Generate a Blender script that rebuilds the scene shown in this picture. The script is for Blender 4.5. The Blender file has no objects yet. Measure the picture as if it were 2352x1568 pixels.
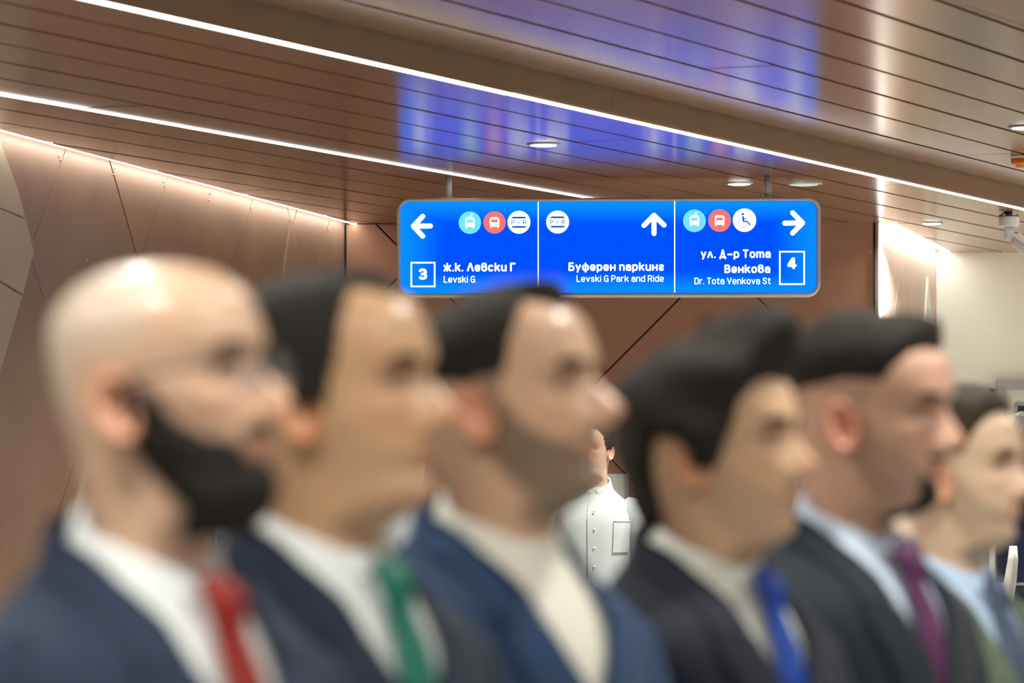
import bpy, math, random
import numpy as np
from mathutils import Vector, Matrix

random.seed(4)
RNG = np.random.RandomState(7)
scene = bpy.context.scene
COL = scene.collection

# ------------------------------------------------------------------ camera
F = 9600.0            # focal length in photo pixels (2352 wide)
CX, HY = 1176.0, 1180.0   # principal column, horizon row in the photo
HC = 1.47             # camera height
cam_d = bpy.data.cameras.new('camera')
cam = bpy.data.objects.new('camera', cam_d)
COL.objects.link(cam)
cam.location = (0, 0, HC)
cam.rotation_euler = (math.pi / 2, 0, 0)
cam_d.sensor_width = 36.0
cam_d.lens = 36.0 * F / 2352.0
cam_d.shift_y = (HY - 784.0) / 2352.0
cam_d.clip_start = 0.1
cam_d.clip_end = 200
cam_d.dof.use_dof = True
cam_d.dof.focus_distance = 18.9
cam_d.dof.aperture_fstop = 4.5
scene.camera = cam

# ------------------------------------------------------------------ world, exposure
W = bpy.data.worlds.new('world'); scene.world = W
W.use_nodes = True
W.node_tree.nodes['Background'].inputs[0].default_value = (0.62, 0.60, 0.56, 1)
W.node_tree.nodes['Background'].inputs[1].default_value = 0.20
vs = scene.view_settings
vs.view_transform = 'Standard'
try: vs.look = 'None'
except Exception: pass
vs.exposure = 0.0
vs.gamma = 1.0
vs.use_curve_mapping = False

DOWNLIGHT_W = 24.0      # added lamps, out of view over the row of men
HALL_W = 50.0           # lamps of the hall beyond, seen and added
LED_L = 5.0
COVE_L = 17.0

# ------------------------------------------------------------------ helpers
def P(px, py, d):
    return Vector(((px - CX) / F * d, d, HC + (HY - py) / F * d))

def srgb(r, g, b):
    f = lambda v: (v / 12.92) if v <= 0.04045 else ((v + 0.055) / 1.055) ** 2.4
    return (f(r / 255.0), f(g / 255.0), f(b / 255.0))

def mesh(name, verts, faces, mat=None, smooth=False):
    me = bpy.data.meshes.new(name)
    me.from_pydata([tuple(map(float, v)) for v in verts], [], [tuple(int(i) for i in f) for f in faces])
    if mat is not None: me.materials.append(mat)
    if smooth: me.polygons.foreach_set('use_smooth', [True] * len(me.polygons))
    me.update()
    return me

def obj(name, me, parent=None, loc=None):
    o = bpy.data.objects.new(name, me)
    COL.objects.link(o)
    if parent is not None: o.parent = parent
    if loc is not None: o.location = loc
    return o

def tag(o, label=None, cat=None, group=None, kind=None):
    if label: o['label'] = label
    if cat: o['category'] = cat
    if group: o['group'] = group
    if kind: o['kind'] = kind
    return o

def empty(name, loc=(0, 0, 0), rz=0.0):
    o = bpy.data.objects.new(name, None)
    COL.objects.link(o)
    o.location = loc; o.rotation_euler = (0, 0, rz)
    o.empty_display_size = 0.1
    return o

class MB:
    """collects shapes for one mesh"""
    def __init__(s): s.v = []; s.f = []
    def add(s, v, f):
        n = len(s.v); s.v += [tuple(map(float, p)) for p in v]
        s.f += [tuple(int(i) + n for i in q) for q in f]; return s
    def box(s, c, d):
        x, y, z = c; a, b, e = d[0] / 2, d[1] / 2, d[2] / 2
        v = [(x + i * a, y + j * b, z + k * e) for k in (-1, 1) for j in (-1, 1) for i in (-1, 1)]
        return s.add(v, [(0, 2, 3, 1), (4, 5, 7, 6), (0, 1, 5, 4), (2, 6, 7, 3), (0, 4, 6, 2), (1, 3, 7, 5)])
    def prism(s, poly, z0, z1):
        n = len(poly)
        v = [(p[0], p[1], z0) for p in poly] + [(p[0], p[1], z1) for p in poly]
        f = [tuple(range(n - 1, -1, -1)), tuple(range(n, 2 * n))]
        f += [(i, (i + 1) % n, (i + 1) % n + n, i + n) for i in range(n)]
        return s.add(v, f)
    def tube(s, pts, rad, n=14, cap=True, flat=1.0, ref=(1, 0, 0)):
        pts = [Vector(p) for p in pts]
        if not hasattr(rad, '__len__'): rad = [rad] * len(pts)
        v = []; f = []
        up = Vector(ref)
        for i, p in enumerate(pts):
            a = pts[max(i - 1, 0)]; b = pts[min(i + 1, len(pts) - 1)]
            t = (b - a).normalized()
            if abs(t.dot(up)) > 0.97: up = Vector((0, 1, 0)) if abs(t.y) < 0.9 else Vector((0, 0, 1))
            e1 = (up - t * t.dot(up)).normalized(); e2 = t.cross(e1)
            r = rad[i]; r1, r2 = (r if hasattr(r, '__len__') else (r, r * flat))
            for k in range(n):
                an = 2 * math.pi * k / n
                v.append(p + e1 * (r1 * math.cos(an)) + e2 * (r2 * math.sin(an)))
        m = len(pts)
        for i in range(m - 1):
            for k in range(n):
                k2 = (k + 1) % n
                f.append((i * n + k, i * n + k2, (i + 1) * n + k2, (i + 1) * n + k))
        if cap:
            f.append(tuple(range(n - 1, -1, -1))); f.append(tuple(range((m - 1) * n, m * n)))
        return s.add(v, f)
    def lathe(s, prof, c=(0, 0, 0), n=28):
        """prof: list of (r, z) about the vertical axis through c"""
        v = []; f = []
        for r, z in prof:
            for k in range(n):
                a = 2 * math.pi * k / n
                v.append((c[0] + r * math.cos(a), c[1] + r * math.sin(a), c[2] + z))
        for i in range(len(prof) - 1):
            for k in range(n):
                k2 = (k + 1) % n
                f.append((i * n + k, i * n + k2, (i + 1) * n + k2, (i + 1) * n + k))
        f.append(tuple(range(n - 1, -1, -1))); f.append(tuple(range((len(prof) - 1) * n, len(prof) * n)))
        return s.add(v, f)
    def grid(s, G, closed=True):
        G = np.asarray(G); R, C = G.shape[:2]
        f = []
        for i in range(R - 1):
            for j in range(C if closed else C - 1):
                j2 = (j + 1) % C
                f.append((i * C + j, i * C + j2, (i + 1) * C + j2, (i + 1) * C + j))
        return s.add(G.reshape(-1, 3), f)
    def ball(s, c, r, n=16, m=10):
        r = r if hasattr(r, '__len__') else (r, r, r)
        v = [(c[0] + r[0] * math.sin(math.pi * i / m) * math.cos(2 * math.pi * k / n),
              c[1] + r[1] * math.sin(math.pi * i / m) * math.sin(2 * math.pi * k / n),
              c[2] - r[2] * math.cos(math.pi * i / m)) for i in range(m + 1) for k in range(n)]
        f = [(i * n + k, i * n + (k + 1) % n, (i + 1) * n + (k + 1) % n, (i + 1) * n + k) for i in range(m) for k in range(n)]
        return s.add(v, f)
    def build(s, name, mat, parent=None, smooth=False, loc=None):
        return obj(name, mesh(name, s.v, s.f, mat, smooth), parent, loc)

# ------------------------------------------------------------------ materials
def material(name, color, rough=0.6, metal=0.0, spec=0.5, var=0.0, vscale=6.0, bump=0.0, bscale=60.0, stretch=None,
             sheen=0.0, attr=None, coat=0.0, sss=0.0):
    m = bpy.data.materials.new(name); m.use_nodes = True
    nt = m.node_tree; b = nt.nodes['Principled BSDF']
    b.inputs['Roughness'].default_value = rough
    b.inputs['Metallic'].default_value = metal
    b.inputs['Specular IOR Level'].default_value = spec
    if sheen: b.inputs['Sheen Weight'].default_value = sheen
    if coat:
        b.inputs['Coat Weight'].default_value = coat; b.inputs['Coat Roughness'].default_value = 0.16
    if sss:
        b.inputs['Subsurface Weight'].default_value = sss
        b.inputs['Subsurface Radius'].default_value = (0.012, 0.005, 0.003)
    tc = nt.nodes.new('ShaderNodeTexCoord')
    src = tc.outputs['Object']
    if stretch:
        mp = nt.nodes.new('ShaderNodeMapping'); mp.inputs['Scale'].default_value = stretch
        nt.links.new(src, mp.inputs['Vector']); src = mp.outputs['Vector']
    base = None
    if attr:
        a = nt.nodes.new('ShaderNodeAttribute'); a.attribute_name = attr; base = a.outputs['Color']
    if var:
        n = nt.nodes.new('ShaderNodeTexNoise'); n.inputs['Scale'].default_value = vscale
        n.inputs['Detail'].default_value = 5
        nt.links.new(src, n.inputs['Vector'])
        mr = nt.nodes.new('ShaderNodeMapRange')
        mr.inputs['From Min'].default_value = 0.3; mr.inputs['From Max'].default_value = 0.7
        mr.inputs['To Min'].default_value = 1 - var; mr.inputs['To Max'].default_value = 1 + var
        nt.links.new(n.outputs['Fac'], mr.inputs['Value'])
        mx = nt.nodes.new('ShaderNodeVectorMath'); mx.operation = 'SCALE'
        if base is not None: nt.links.new(base, mx.inputs[0])
        else: mx.inputs[0].default_value = color
        nt.links.new(mr.outputs['Result'], mx.inputs['Scale'])
        nt.links.new(mx.outputs['Vector'], b.inputs['Base Color'])
    elif base is not None: nt.links.new(base, b.inputs['Base Color'])
    else: b.inputs['Base Color'].default_value = (*color, 1)
    if bump:
        n2 = nt.nodes.new('ShaderNodeTexNoise'); n2.inputs['Scale'].default_value = bscale
        n2.inputs['Detail'].default_value = 3
        nt.links.new(src, n2.inputs['Vector'])
        bp = nt.nodes.new('ShaderNodeBump'); bp.inputs['Strength'].default_value = bump
        bp.inputs['Distance'].default_value = 0.004
        nt.links.new(n2.outputs['Fac'], bp.inputs['Height'])
        nt.links.new(bp.outputs['Normal'], b.inputs['Normal'])
    return m

def emitter(name, color, strength):
    m = bpy.data.materials.new(name); m.use_nodes = True
    nt = m.node_tree; nt.nodes.clear()
    o = nt.nodes.new('ShaderNodeOutputMaterial'); e = nt.nodes.new('ShaderNodeEmission')
    e.inputs[0].default_value = (*color, 1); e.inputs[1].default_value = strength
    nt.links.new(e.outputs[0], o.inputs[0])
    return m

M_plank = material('copper_lacquered_plank', (0.285, 0.163, 0.096), rough=0.19, metal=0.2, spec=0.5, var=0.05, vscale=2.0)
M_fascia = material('matt_brown_fascia', (0.30, 0.19, 0.12), rough=0.6, var=0.05, vscale=4)
M_void = material('dark_void', (0.012, 0.009, 0.007), rough=0.9)
M_soffit = material('brown_soffit', (0.27, 0.155, 0.095), rough=0.45, var=0.05)
M_copper = material('copper_wall_panel', (0.34, 0.215, 0.145), rough=0.5, metal=0.1, var=0.13, vscale=2.2, bump=0.05, bscale=25)
M_copper2 = material('deep_copper_wall_panel', (0.42, 0.215, 0.135), rough=0.48, metal=0.1, var=0.08, vscale=2.0, bump=0.05, bscale=25)
M_cream = material('cream_plaster', (0.78, 0.785, 0.69), rough=0.7, var=0.03, vscale=1.5)
M_creampanel = material('cream_wall_panel', (0.50, 0.41, 0.29), rough=0.55, var=0.05, vscale=3)
M_floor = material('grey_stone_floor', (0.38, 0.36, 0.33), rough=0.35, var=0.1, vscale=3)
M_alu = material('brushed_aluminium', (0.55, 0.56, 0.55), rough=0.35, metal=0.9)
M_postgrey = material('grey_painted_steel', (0.62, 0.65, 0.63), rough=0.38, metal=0.25)
M_white = material('white_plastic', (0.78, 0.80, 0.79), rough=0.4)
M_dark = material('dark_grey_metal', (0.05, 0.06, 0.065), rough=0.5, metal=0.4)
M_orange = material('orange_plastic', (0.85, 0.22, 0.02), rough=0.35)
M_led = emitter('led_white', (1.0, 0.97, 0.93), LED_L)
M_cove = emitter('cove_led_warm_white', (1.0, 0.94, 0.86), COVE_L)
M_lens = emitter('downlight_lens', (1.0, 0.98, 0.94), 7.0)
M_lens_off = emitter('frosted_lens_dim', (0.62, 0.74, 0.62), 1.0)

# ------------------------------------------------------------------ plan geometry
t = Vector((0.447, 1.0)).normalized()          # plank direction
nrm = Vector((t.y, -t.x))                      # across planks, towards the right / camera
H1, H2 = 1.5, 1.6                              # lower and raised ceiling above camera
Z1, Z2 = HC + H1, HC + H2
U0 = -6.074                                    # the long led line
PITCH = 0.28
def uv(u, v, z=0.0):
    q = nrm * u + t * v
    return Vector((q.x, q.y, z))
def ceil_pt(px, py, h=H1):
    return P(px, py, F * h / (HY - py))

CORNER = Vector((-0.879, 21.72))               # left wall meets back wall
LD = Vector((0.2244, 1.0)).normalized()        # left wall direction
LN = Vector((LD.y, -LD.x))                     # into the hall
BR = Vector((1.875, 21.56))                    # right end of back wall
CR = BR + LD * ((24.0 - BR.y) / LD.y)          # recess wall meets cream wall

def clip(poly, pt, n):
    """keep the side where n.(p-pt) >= 0"""
    out = []
    for i in range(len(poly)):
        a, b = poly[i], poly[(i + 1) % len(poly)]
        da, db = n.dot(a - pt), n.dot(b - pt)
        if da >= 0: out.append(a)
        if (da >= 0) != (db >= 0): out.append(a + (b - a) * (da / (da - db)))
    return out

# ------------------------------------------------------------------ floor, ceiling
o = MB().box((2, 11, -0.05), (26, 40, 0.1)).build('floor', M_floor); tag(o, kind='structure')

ceiling = MB().prism([(-12, -9), (15, -9), (15, 31), (-12, 31)], Z2 + 0.12, Z2 + 0.2).build('ceiling', M_void)
tag(ceiling, kind='structure')
def plank_row(u_hi, z, k, v0, v1, seg, leftclip=True, off=0.0, gap=0.021):
    ua, ub = u_hi - PITCH + gap / 2, u_hi - gap / 2
    edges = [v0]; v = v0 + seg * (0.25 + ((k * 0.37 + off) % 1.0))
    while v < v1: edges.append(v); v += seg
    edges.append(v1)
    for a, b in zip(edges[:-1], edges[1:]):
        poly = [uv(ua, a + .0015), uv(ub, a + .0015), uv(ub, b - .0015), uv(ua, b - .0015)]
        poly = [Vector((p.x, p.y)) for p in poly]
        if leftclip: poly = clip(poly, CORNER + LN * 0.085, LN)
        # keep out of the cream wall and everything behind it
        poly = clip(poly, Vector((0, 23.99)), Vector((0, -1))) if poly else poly
        if len(poly) < 3: continue
        pieces = [poly]
        if len(clip(clip(poly, BR, Vector((0, 1))), BR + LN * 0.099, -LN)) > 2:      # leave the cove gap along the recess wall
            pieces = [clip(poly, BR + Vector((0, .03)), Vector((0, -1))), clip(clip(poly, BR + Vector((0, .03)), Vector((0, 1))), BR + LN * 0.10, LN)]
        for poly in pieces: plank_piece(poly, z)
def plank_piece(poly, z):
        if len(poly) < 3: return
        ar = sum(poly[i].x * poly[(i + 1) % len(poly)].y - poly[i].y * poly[(i + 1) % len(poly)].x for i in range(len(poly)))
        if abs(ar) < 0.01: return
        if ar < 0: poly.reverse()
        jit = random.uniform(-0.0008, 0.0008)
        MB().prism(poly, z + jit, z + 0.02).build('plank', M_plank, ceiling)

for k in range(14):                      # lower ceiling beyond the long led line
    plank_row(U0 - PITCH * k - 0.012, Z1, k, -4.0, 27.0, 5.2, True, 0.13 * (k % 3))
NEARROWS = 8
for k in range(NEARROWS):                # raised trough
    plank_row(U0 + PITCH * (k + 1) + 0.008, Z2, k, -6.0, 27.0, 6.1, False, 0.29)
U1 = U0 + PITCH * NEARROWS + 0.01
# fascia of the trough (faces the camera), in lengths with a joint
def strip_box(u0, u1, v0, v1, z0, z1):
    poly = [uv(u0, v0), uv(u1, v0), uv(u1, v1), uv(u0, v1)]
    m = MB().prism([(p.x, p.y) for p in poly], z0, z1); return m
pj = ceil_pt(1418, 264); vj = t.x * pj.x + t.y * pj.y
for a, b in ((-6.0, vj - 6.2), (vj - 6.197, vj - .0015), (vj + .0015, vj + 6.2), (vj + 6.203, 27)):
    strip_box(U0 - 0.016, U0, a, b, Z1 - 0.001, Z2 + 0.02).build('fascia', M_fascia, ceiling)
strip_box(U1, U1 + 0.016, -6.0, 27, Z1 - 0.001, Z2 + 0.02).build('fascia', M_fascia, ceiling)
# near soffit above the row of men and the camera
poly = [Vector((p.x, p.y)) for p in (uv(U1 + 0.016, -12), uv(U1 + 9, -12), uv(U1 + 9, 27), uv(U1 + 0.016, 27))]
poly = clip(poly, Vector((0, 23.99)), Vector((0, -1)))
MB().prism([(p.x, p.y) for p in poly], Z1, Z1 + 0.02).build('soffit_panel', M_soffit, ceiling)

# ------------------------------------------------------------------ led lines
def led(label, v0, v1, u, w, h, z, group=None):
    mb = strip_box(u - w, u, v0, v1, z - h, z)
    o = mb.build('led_strip', M_led); tag(o, label, 'light strip', group); return o
def vpx(px, py, h=H1):
    q = ceil_pt(px, py, h); return t.x * q.x + t.y * q.y
v_break = vpx(1182, 212)
def v_at_left(u, g): # where the line u meets the left wall, g metres before it
    p0 = nrm * u; return (g - LN.dot(p0 - CORNER)) / LN.dot(t)
led('long white LED line under the fascia, length ending at the small break', max(2.0, v_at_left(U0, .12)), v_break - 0.004, U0 - 0.001, 0.022, 0.006, Z1 - 0.002)
led('long white LED line under the fascia, length passing the security camera', v_break + 0.004, 23.4, U0 + 0.003, 0.022, 0.006, Z1 - 0.002)
va, vb = vpx(104, 230), vpx(430, 289)
U2 = U0 - PITCH * 6 - 0.006
led('short first length of the thin LED line, where it meets the left wall', max(7.0, v_at_left(U2, .08)), va - .004, U2 + 0.004, 0.013, 0.0035, Z1 - 0.0015)
led('middle length of the thin LED line between ceiling planks', va + .004, vb - .004, U2 + 0.007, 0.013, 0.0035, Z1 - 0.0015)
led('far length of the thin LED line between ceiling planks, running behind the sign', vb + .004, vpx(1362, 455) + 1.2, U2 + 0.004, 0.013, 0.0035, Z1 - 0.0015)

# ------------------------------------------------------------------ walls
def wall_cells(name, origin, direc, inward, length, z0, z1, slash, back, gap, mat, mat_back, thick=0.016, special=None):
    """a wall of diagonal panels; slash: constants c of z+s=c lines, back: constants of z-s=c lines"""
    b = MB()
    q = [origin, origin + direc * length, origin + direc * length - inward * 0.15, origin - inward * 0.15]
    b.prism([(p.x, p.y) for p in q], z0, z1)
    root = b.build(name, mat_back); tag(root, kind='structure')
    A = [-99] + sorted(slash) + [99]; B = [-99] + sorted(back) + [99]
    r2 = math.sqrt(0.5)
    for i in range(len(A) - 1):
        for j in range(len(B) - 1):
            poly = [Vector((0.004, z0)), Vector((length - 0.004, z0)), Vector((length - 0.004, z1)), Vector((0.004, z1))]
            g = gap / 2
            poly = clip(poly, Vector((A[i], 0)) + Vector((r2, r2)) * g, Vector((r2, r2)))
            if poly: poly = clip(poly, Vector((A[i + 1], 0)) - Vector((r2, r2)) * g, Vector((-r2, -r2)))
            if poly: poly = clip(poly, Vector((0, B[j])) + Vector((-r2, r2)) * g, Vector((-r2, r2)))
            if poly: poly = clip(poly, Vector((0, B[j + 1])) - Vector((-r2, r2)) * g, Vector((r2, -r2)))
            if not poly or len(poly) < 3: continue
            ar = abs(sum(poly[k].x * poly[(k + 1) % len(poly)].y - poly[k].y * poly[(k + 1) % len(poly)].x for k in range(len(poly))))
            if ar < 0.004: continue
            mm, th = mat, thick + random.uniform(0, 0.003)
            if special:
                cen = sum(poly, Vector((0, 0))) / len(poly)
                sp = special(i, j, cen)
                if sp: mm, th = sp
            n = len(poly); v = []
            for dep in (0.0, th):
                for p in poly:
                    w = origin + direc * p.x + inward * dep
                    v.append((w.x, w.y, p.y))
            f = [tuple(range(n)), tuple(range(2 * n - 1, n - 1, -1))] + [(k, k + n, (k + 1) % n + n, (k + 1) % n) for k in range(n)]
            MB().add(v, f).build('wall_panel', mm, root)
    return root

# left wall: s runs from the corner towards the camera
def on_left(px, py):
    k = (px - CX) / F
    d = (CORNER.x - 0.2244 * CORNER.y) / (k - 0.2244)
    p = P(px, py, d)
    s = (Vector((p.x, p.y)) - CORNER).dot(-LD)
    return s, p.z
LWTOP = Z1 + 0.06
sl, bk = [], []
def seam(px, py, kind):
    s, z = on_left(px, py)
    (sl if kind == '/' else bk).append(z + s if kind == '/' else z - s)
for p in ((276, 480), (86, 665), (676, 565)): seam(*p, '\\')
for p in ((96, 477), (346, 500), (546, 550), (650, 570), (735, 560)): seam(*p, '/')
s_c, z_c = on_left(30, 600); s_d, z_d = on_left(160, 1180)
def left_special(i, j, c):
    return None
wall_left = wall_cells('wall_left', CORNER, -LD, LN, 19.0, 0.0, LWTOP, sl, bk, 0.006, M_copper, M_void, 0.014, left_special)
# cream triangular insets, standing slightly proud of the copper sheets
def wall_poly(pts, mat, depth, name='inset_panel'):
    v = []
    w = [on_left(*p) for p in pts]
    for dep in (0.0, depth):
        for s, z in w:
            q = CORNER - LD * s + LN * (0.012 + dep); v.append((q.x, q.y, z))
    n = len(pts)
    f = [tuple(range(n)), tuple(range(2 * n - 1, n - 1, -1))] + [(k, k + n, (k + 1) % n + n, (k + 1) % n) for k in range(n)]
    return MB().add(v, f).build(name, mat, wall_left)
wall_poly([(-150, 200), (-40, 250), (30, 437), (46, 500), (-150, 420)], M_creampanel, 0.010)
wall_poly([(-150, 425), (46, 504), (65, 577), (40, 675), (-150, 560)], M_creampanel, 0.012)
wall_poly([(-150, 566), (39, 680), (4, 800), (-60, 1010), (-150, 980)], M_creampanel, 0.011)
wall_poly([(191, 1041), (172, 1250), (158, 1420), (92, 1420)], M_creampanel, 0.012)
wall_poly([(660, 503), (692, 640), (700, 690), (634, 690)], material('light_copper_panel', (0.36, 0.23, 0.145), rough=0.5, var=0.1), 0.009)

# rivets near the seam heads
def rivets(pts, root, fn):
    for p in pts:
        mb = MB(); q = fn(*p)
        mb.ball(q, 0.0045, 8, 6); mb.build('rivet', M_alu, root, True)
def left3(px, py):
    s, z = on_left(px, py); q = CORNER - LD * s + LN * 0.018; return (q.x, q.y, z)
rivets([(130, 368), (127, 360), (250, 401), (255, 387), (370, 428), (367, 418), (471, 459), (474, 445), (569, 478), (571, 487), (658, 504), (746, 525), (190, 597), (66, 556)], wall_left, left3)

# back wall
bdir = (BR - CORNER).normalized(); bin_ = Vector((bdir.y, -bdir.x)); blen = (BR - CORNER).length
def on_back(px, py):
    k = (px - CX) / F
    # solve CORNER + bdir*s = (k*d, d)
    den = bdir.x - k * bdir.y
    s = (k * CORNER.y - CORNER.x) / den
    d = CORNER.y + bdir.y * s
    return s, P(px, py, d).z
sl2, bk2 = [], []
for p in ((1480, 767), (900, 652), (1860, 1105)):
    s, z = on_back(*p); bk2.append(z - s)
for p in ((1037, 688), (1795, 738), (1440, 1100)):
    s, z = on_back(*p); sl2.append(z + s)
c0 = sl2[0]; sl2 = [c0, sl2[1], sl2[1] + (sl2[1] - c0)]
wall_back = wall_cells('wall_back', CORNER, bdir, bin_, blen, 0.0, Z1 + 0.003, sl2, bk2, 0.008, M_copper2, M_void, 0.016)
def back3(px, py):
    s, z = on_back(px, py); q = CORNER + bdir * s + bin_ * 0.018; return (q.x, q.y, z)
rivets([(1998, 579), (1472, 770), (1834, 767), (1826, 775), (1834, 1139)], wall_back, back3)

# recess wall at the right end of the back wall
rin = LN * 1.0
rlen = (CR - BR).length
def on_recess(px, py):
    k = (px - CX) / F
    d = (BR.x - 0.2244 * BR.y) / (k - 0.2244)
    p = P(px, py, d); return (Vector((p.x, p.y)) - BR).dot(LD), p.z
sl3, bk3 = [], []
for p in ((2050, 700), (2140, 700)):
    s, z = on_recess(*p); bk3.append(z - s)
wall_recess = wall_cells('wall_recess', BR, LD, LN, rlen, 0.0, LWTOP, [on_recess(2062, 720)[0] + on_recess(2062, 720)[1], on_recess(2135, 680)[0] + on_recess(2135, 680)[1]], bk3, 0.005, material('copper_panel_lit', (0.55, 0.42, 0.33), rough=0.55, var=0.08, vscale=3), M_void, 0.014)  # recess copper made paler, its strong lighting painted into the base colour
v = []
for dep in (0.013, 0.024):
    for px, py in ((2122, 636), (2114, 760), (2110, 900), (2146, 900), (2134, 750)):
        s, z = on_recess(px, py); q = BR + LD * s + LN * dep; v.append((q.x, q.y, z))
MB().add(v, [(0, 1, 2, 3, 4), (9, 8, 7, 6, 5)] + [(k, k + 5, (k + 1) % 5 + 5, (k + 1) % 5) for k in range(5)]).build('inset_panel', M_cream, wall_recess)

# end cap of the back wall facing the recess edge, dark joint
MB().box((BR.x - 0.008, BR.y - 0.012, Z1 / 2), (0.012, 0.02, Z1)).build('trim_1', M_void)
tag(bpy.data.objects['trim_1'], kind='structure')
MB().box((CORNER.x + 0.012, CORNER.y - 0.016, Z1 / 2), (0.016, 0.03, Z1)).build('trim_2', M_void)
tag(bpy.data.objects['trim_2'], kind='structure')

# cream wall with doors
DY = 24.0
def cream_x(px): return (px - CX) / F * DY
def cream_z(py): return HC + (HY - py) / F * DY
dz = cream_z(893)
d1l, d1r = cream_x(2290), cream_x(2290) + 1.02
d2l, d2r = cream_x(2150), cream_x(2282)
mb = MB()
def wrect(x0, x1, z0, z1): mb.box(((x0 + x1) / 2, DY + 0.1, (z0 + z1) / 2), (x1 - x0, 0.2, z1 - z0))
wrect(CR.x - 0.3, d2l + .02, 0, Z2 + .1)
wrect(d2l + .02, d2r, dz, Z2 + .1)
wrect(d2r, d1l + .02, 0, Z2 + .1)
wrect(d1l + .02, d1r - .02, dz + .02, Z2 + .1)
wrect(d1r - .02, 12, 0, Z2 + .1)
o = mb.build('wall_cream', M_cream); tag(o, kind='structure')
M_frame = material('grey_door_frame', (0.36, 0.38, 0.38), rough=0.45, metal=0.2)
M_leaf = material('pale_door_leaf', (0.74, 0.74, 0.62), rough=0.5)
M_glassdark = material('dark_door_glass', (0.05, 0.06, 0.06), rough=0.08)
fr = MB()
fr.box((d1l + .02, DY - .02, dz / 2), (.055, .06, dz)).box((d1r - .02, DY - .02, dz / 2), (.055, .06, dz)).box(((d1l + d1r) / 2, DY - .02, dz + .025), (d1r - d1l + .015, .06, .055))
door = fr.build('door_1', M_frame); tag(door, kind='structure')
lf = MB(); x0, x1 = d1l + .05, d1r - .05
wx0, wx1, wz0, wz1 = cream_x(2334), cream_x(2334) + .5, cream_z(1150), cream_z(928)
for a, b, c_, d_ in ((x0, wx0, .01, dz), (wx1, x1, .01, dz), (wx0, wx1, .01, wz0), (wx0, wx1, wz1, dz)):
    lf.box(((a + b) / 2, DY + .03, (c_ + d_) / 2), (b - a, .045, d_ - c_))
leaf = lf.build('door_leaf', M_leaf, door)
MB().box(((wx0 + wx1) / 2, DY + .035, (wz0 + wz1) / 2), (wx1 - wx0, .012, wz1 - wz0)).build('pane', M_glassdark, door)
g = MB()
for a, b, c_, d_ in ((wx0 - .012, wx0 + .008, wz0, wz1), (wx1 - .008, wx1 + .012, wz0, wz1), (wx0, wx1, wz0 - .012, wz0 + .008), (wx0, wx1, wz1 - .008, wz1 + .012)):
    g.box(((a + b) / 2, DY + .005, (c_ + d_) / 2), (b - a, .012, d_ - c_))
g.build('glazing_bead', M_frame, door)
MB().tube([(x1 - .08, DY - .0, 1.05), (x1 - .08, DY - .05, 1.05), (x1 - .2, DY - .05, 1.05)], .01).build('door_handle', M_alu, door, True)
fr = MB()
fr.box((d2l + .02, DY - .01, dz / 2), (.04, .05, dz)).box((d2r - .01, DY - .01, dz / 2), (.04, .05, dz)).box(((d2l + d2r) / 2, DY - .01, dz - .01), (d2r - d2l, .05, .03))
door2 = fr.build('door_2', M_frame); tag(door2, kind='structure')
MB().box(((d2l + d2r) / 2, DY + .05, dz / 2), (d2r - d2l - .06, .03, dz - .04)).build('pane', material('smoked_glass', (0.16, 0.18, 0.16), rough=0.15), door2)

# walls out of view that close the hall
o = MB().box((11.9, 7, 1.6), (.2, 34, 3.4)).build('wall_right', M_cream); tag(o, kind='structure')

# cove lights between ceiling edge and wall
def cove(label, a, b, w=0.026, off=0.040, mat=None):
    q = [a + LN * (off + .014), a + LN * (off + .014 + w), b + LN * (off + .014 + w), b + LN * (off + .014)]
    o = MB().prism([(p.x, p.y) for p in q], Z1 + 0.004, Z1 + 0.012).build('cove_light', mat or M_cove)
    tag(o, label, 'light strip'); return o
cove('warm white cove light strip grazing down the copper left wall', CORNER - LD * 0.02, CORNER - LD * 17.5)
cove('bright cove light strip above the short recess wall by the cream wall', BR + LD * 0.03, CR - LD * 0.05, 0.04, mat=emitter('cove_led_bright', (1.0, 0.96, 0.90), 26.0))

# vertical light line in the joint between back wall and recess wall
q = BR + LD * 0.035 + LN * 0.022
o = MB().box((q.x, q.y, Z1 / 2), (0.012, 0.03, Z1 - .1)).build('vertical_light_strip', emitter('vertical_led', (1, .96, .9), 7.0))
tag(o, 'vertical white light line in the corner beside the bright recess wall', 'light strip')

# ------------------------------------------------------------------ downlights
def downlight(p, r, label, lit=True, watts=None, group=None, z=None):
    z = p.z
    root = empty('downlight', (p.x, p.y, z))
    tag(root, label, 'ceiling light', group)
    MB().lathe([(r * 0.80, 0.0), (r * 0.84, -0.007), (r, -0.005), (r * 1.02, 0.0)]).build('rim', M_alu, root, True)
    MB().lathe([(r * 0.82, -0.0005), (r * 0.80, -0.008), (r * 0.55, -0.0105), (r * 0.05, -0.0115)]).build('lens', M_lens if lit else M_lens_off, root, True)
    w = DOWNLIGHT_W if watts is None else watts
    if lit and w > 0:
        L = bpy.data.lights.new('downlight_lamp', 'AREA'); L.shape = 'DISK'; L.size = r * 1.6
        L.energy = w; L.color = (1.0, 0.985, 0.91); L.spread = math.radians(140)
        lo = bpy.data.objects.new('downlight_lamp', L); COL.objects.link(lo)
        lo.parent = root; lo.location = (0, 0, -0.016)
    return root
downlight(ceil_pt(1248, 330), 0.066, 'round lit downlight among the blue sign reflections on the ceiling', watts=HALL_W)
downlight(ceil_pt(1698, 420), 0.062, 'round lit downlight just before the grey sign post', watts=HALL_W)
downlight(ceil_pt(1847, 421), 0.082, 'wider dim frosted downlight just past the grey sign post', lit=False)
downlight(ceil_pt(2140, 511), 0.056, 'round lit downlight above the bright recess wall', watts=HALL_W)
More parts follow.
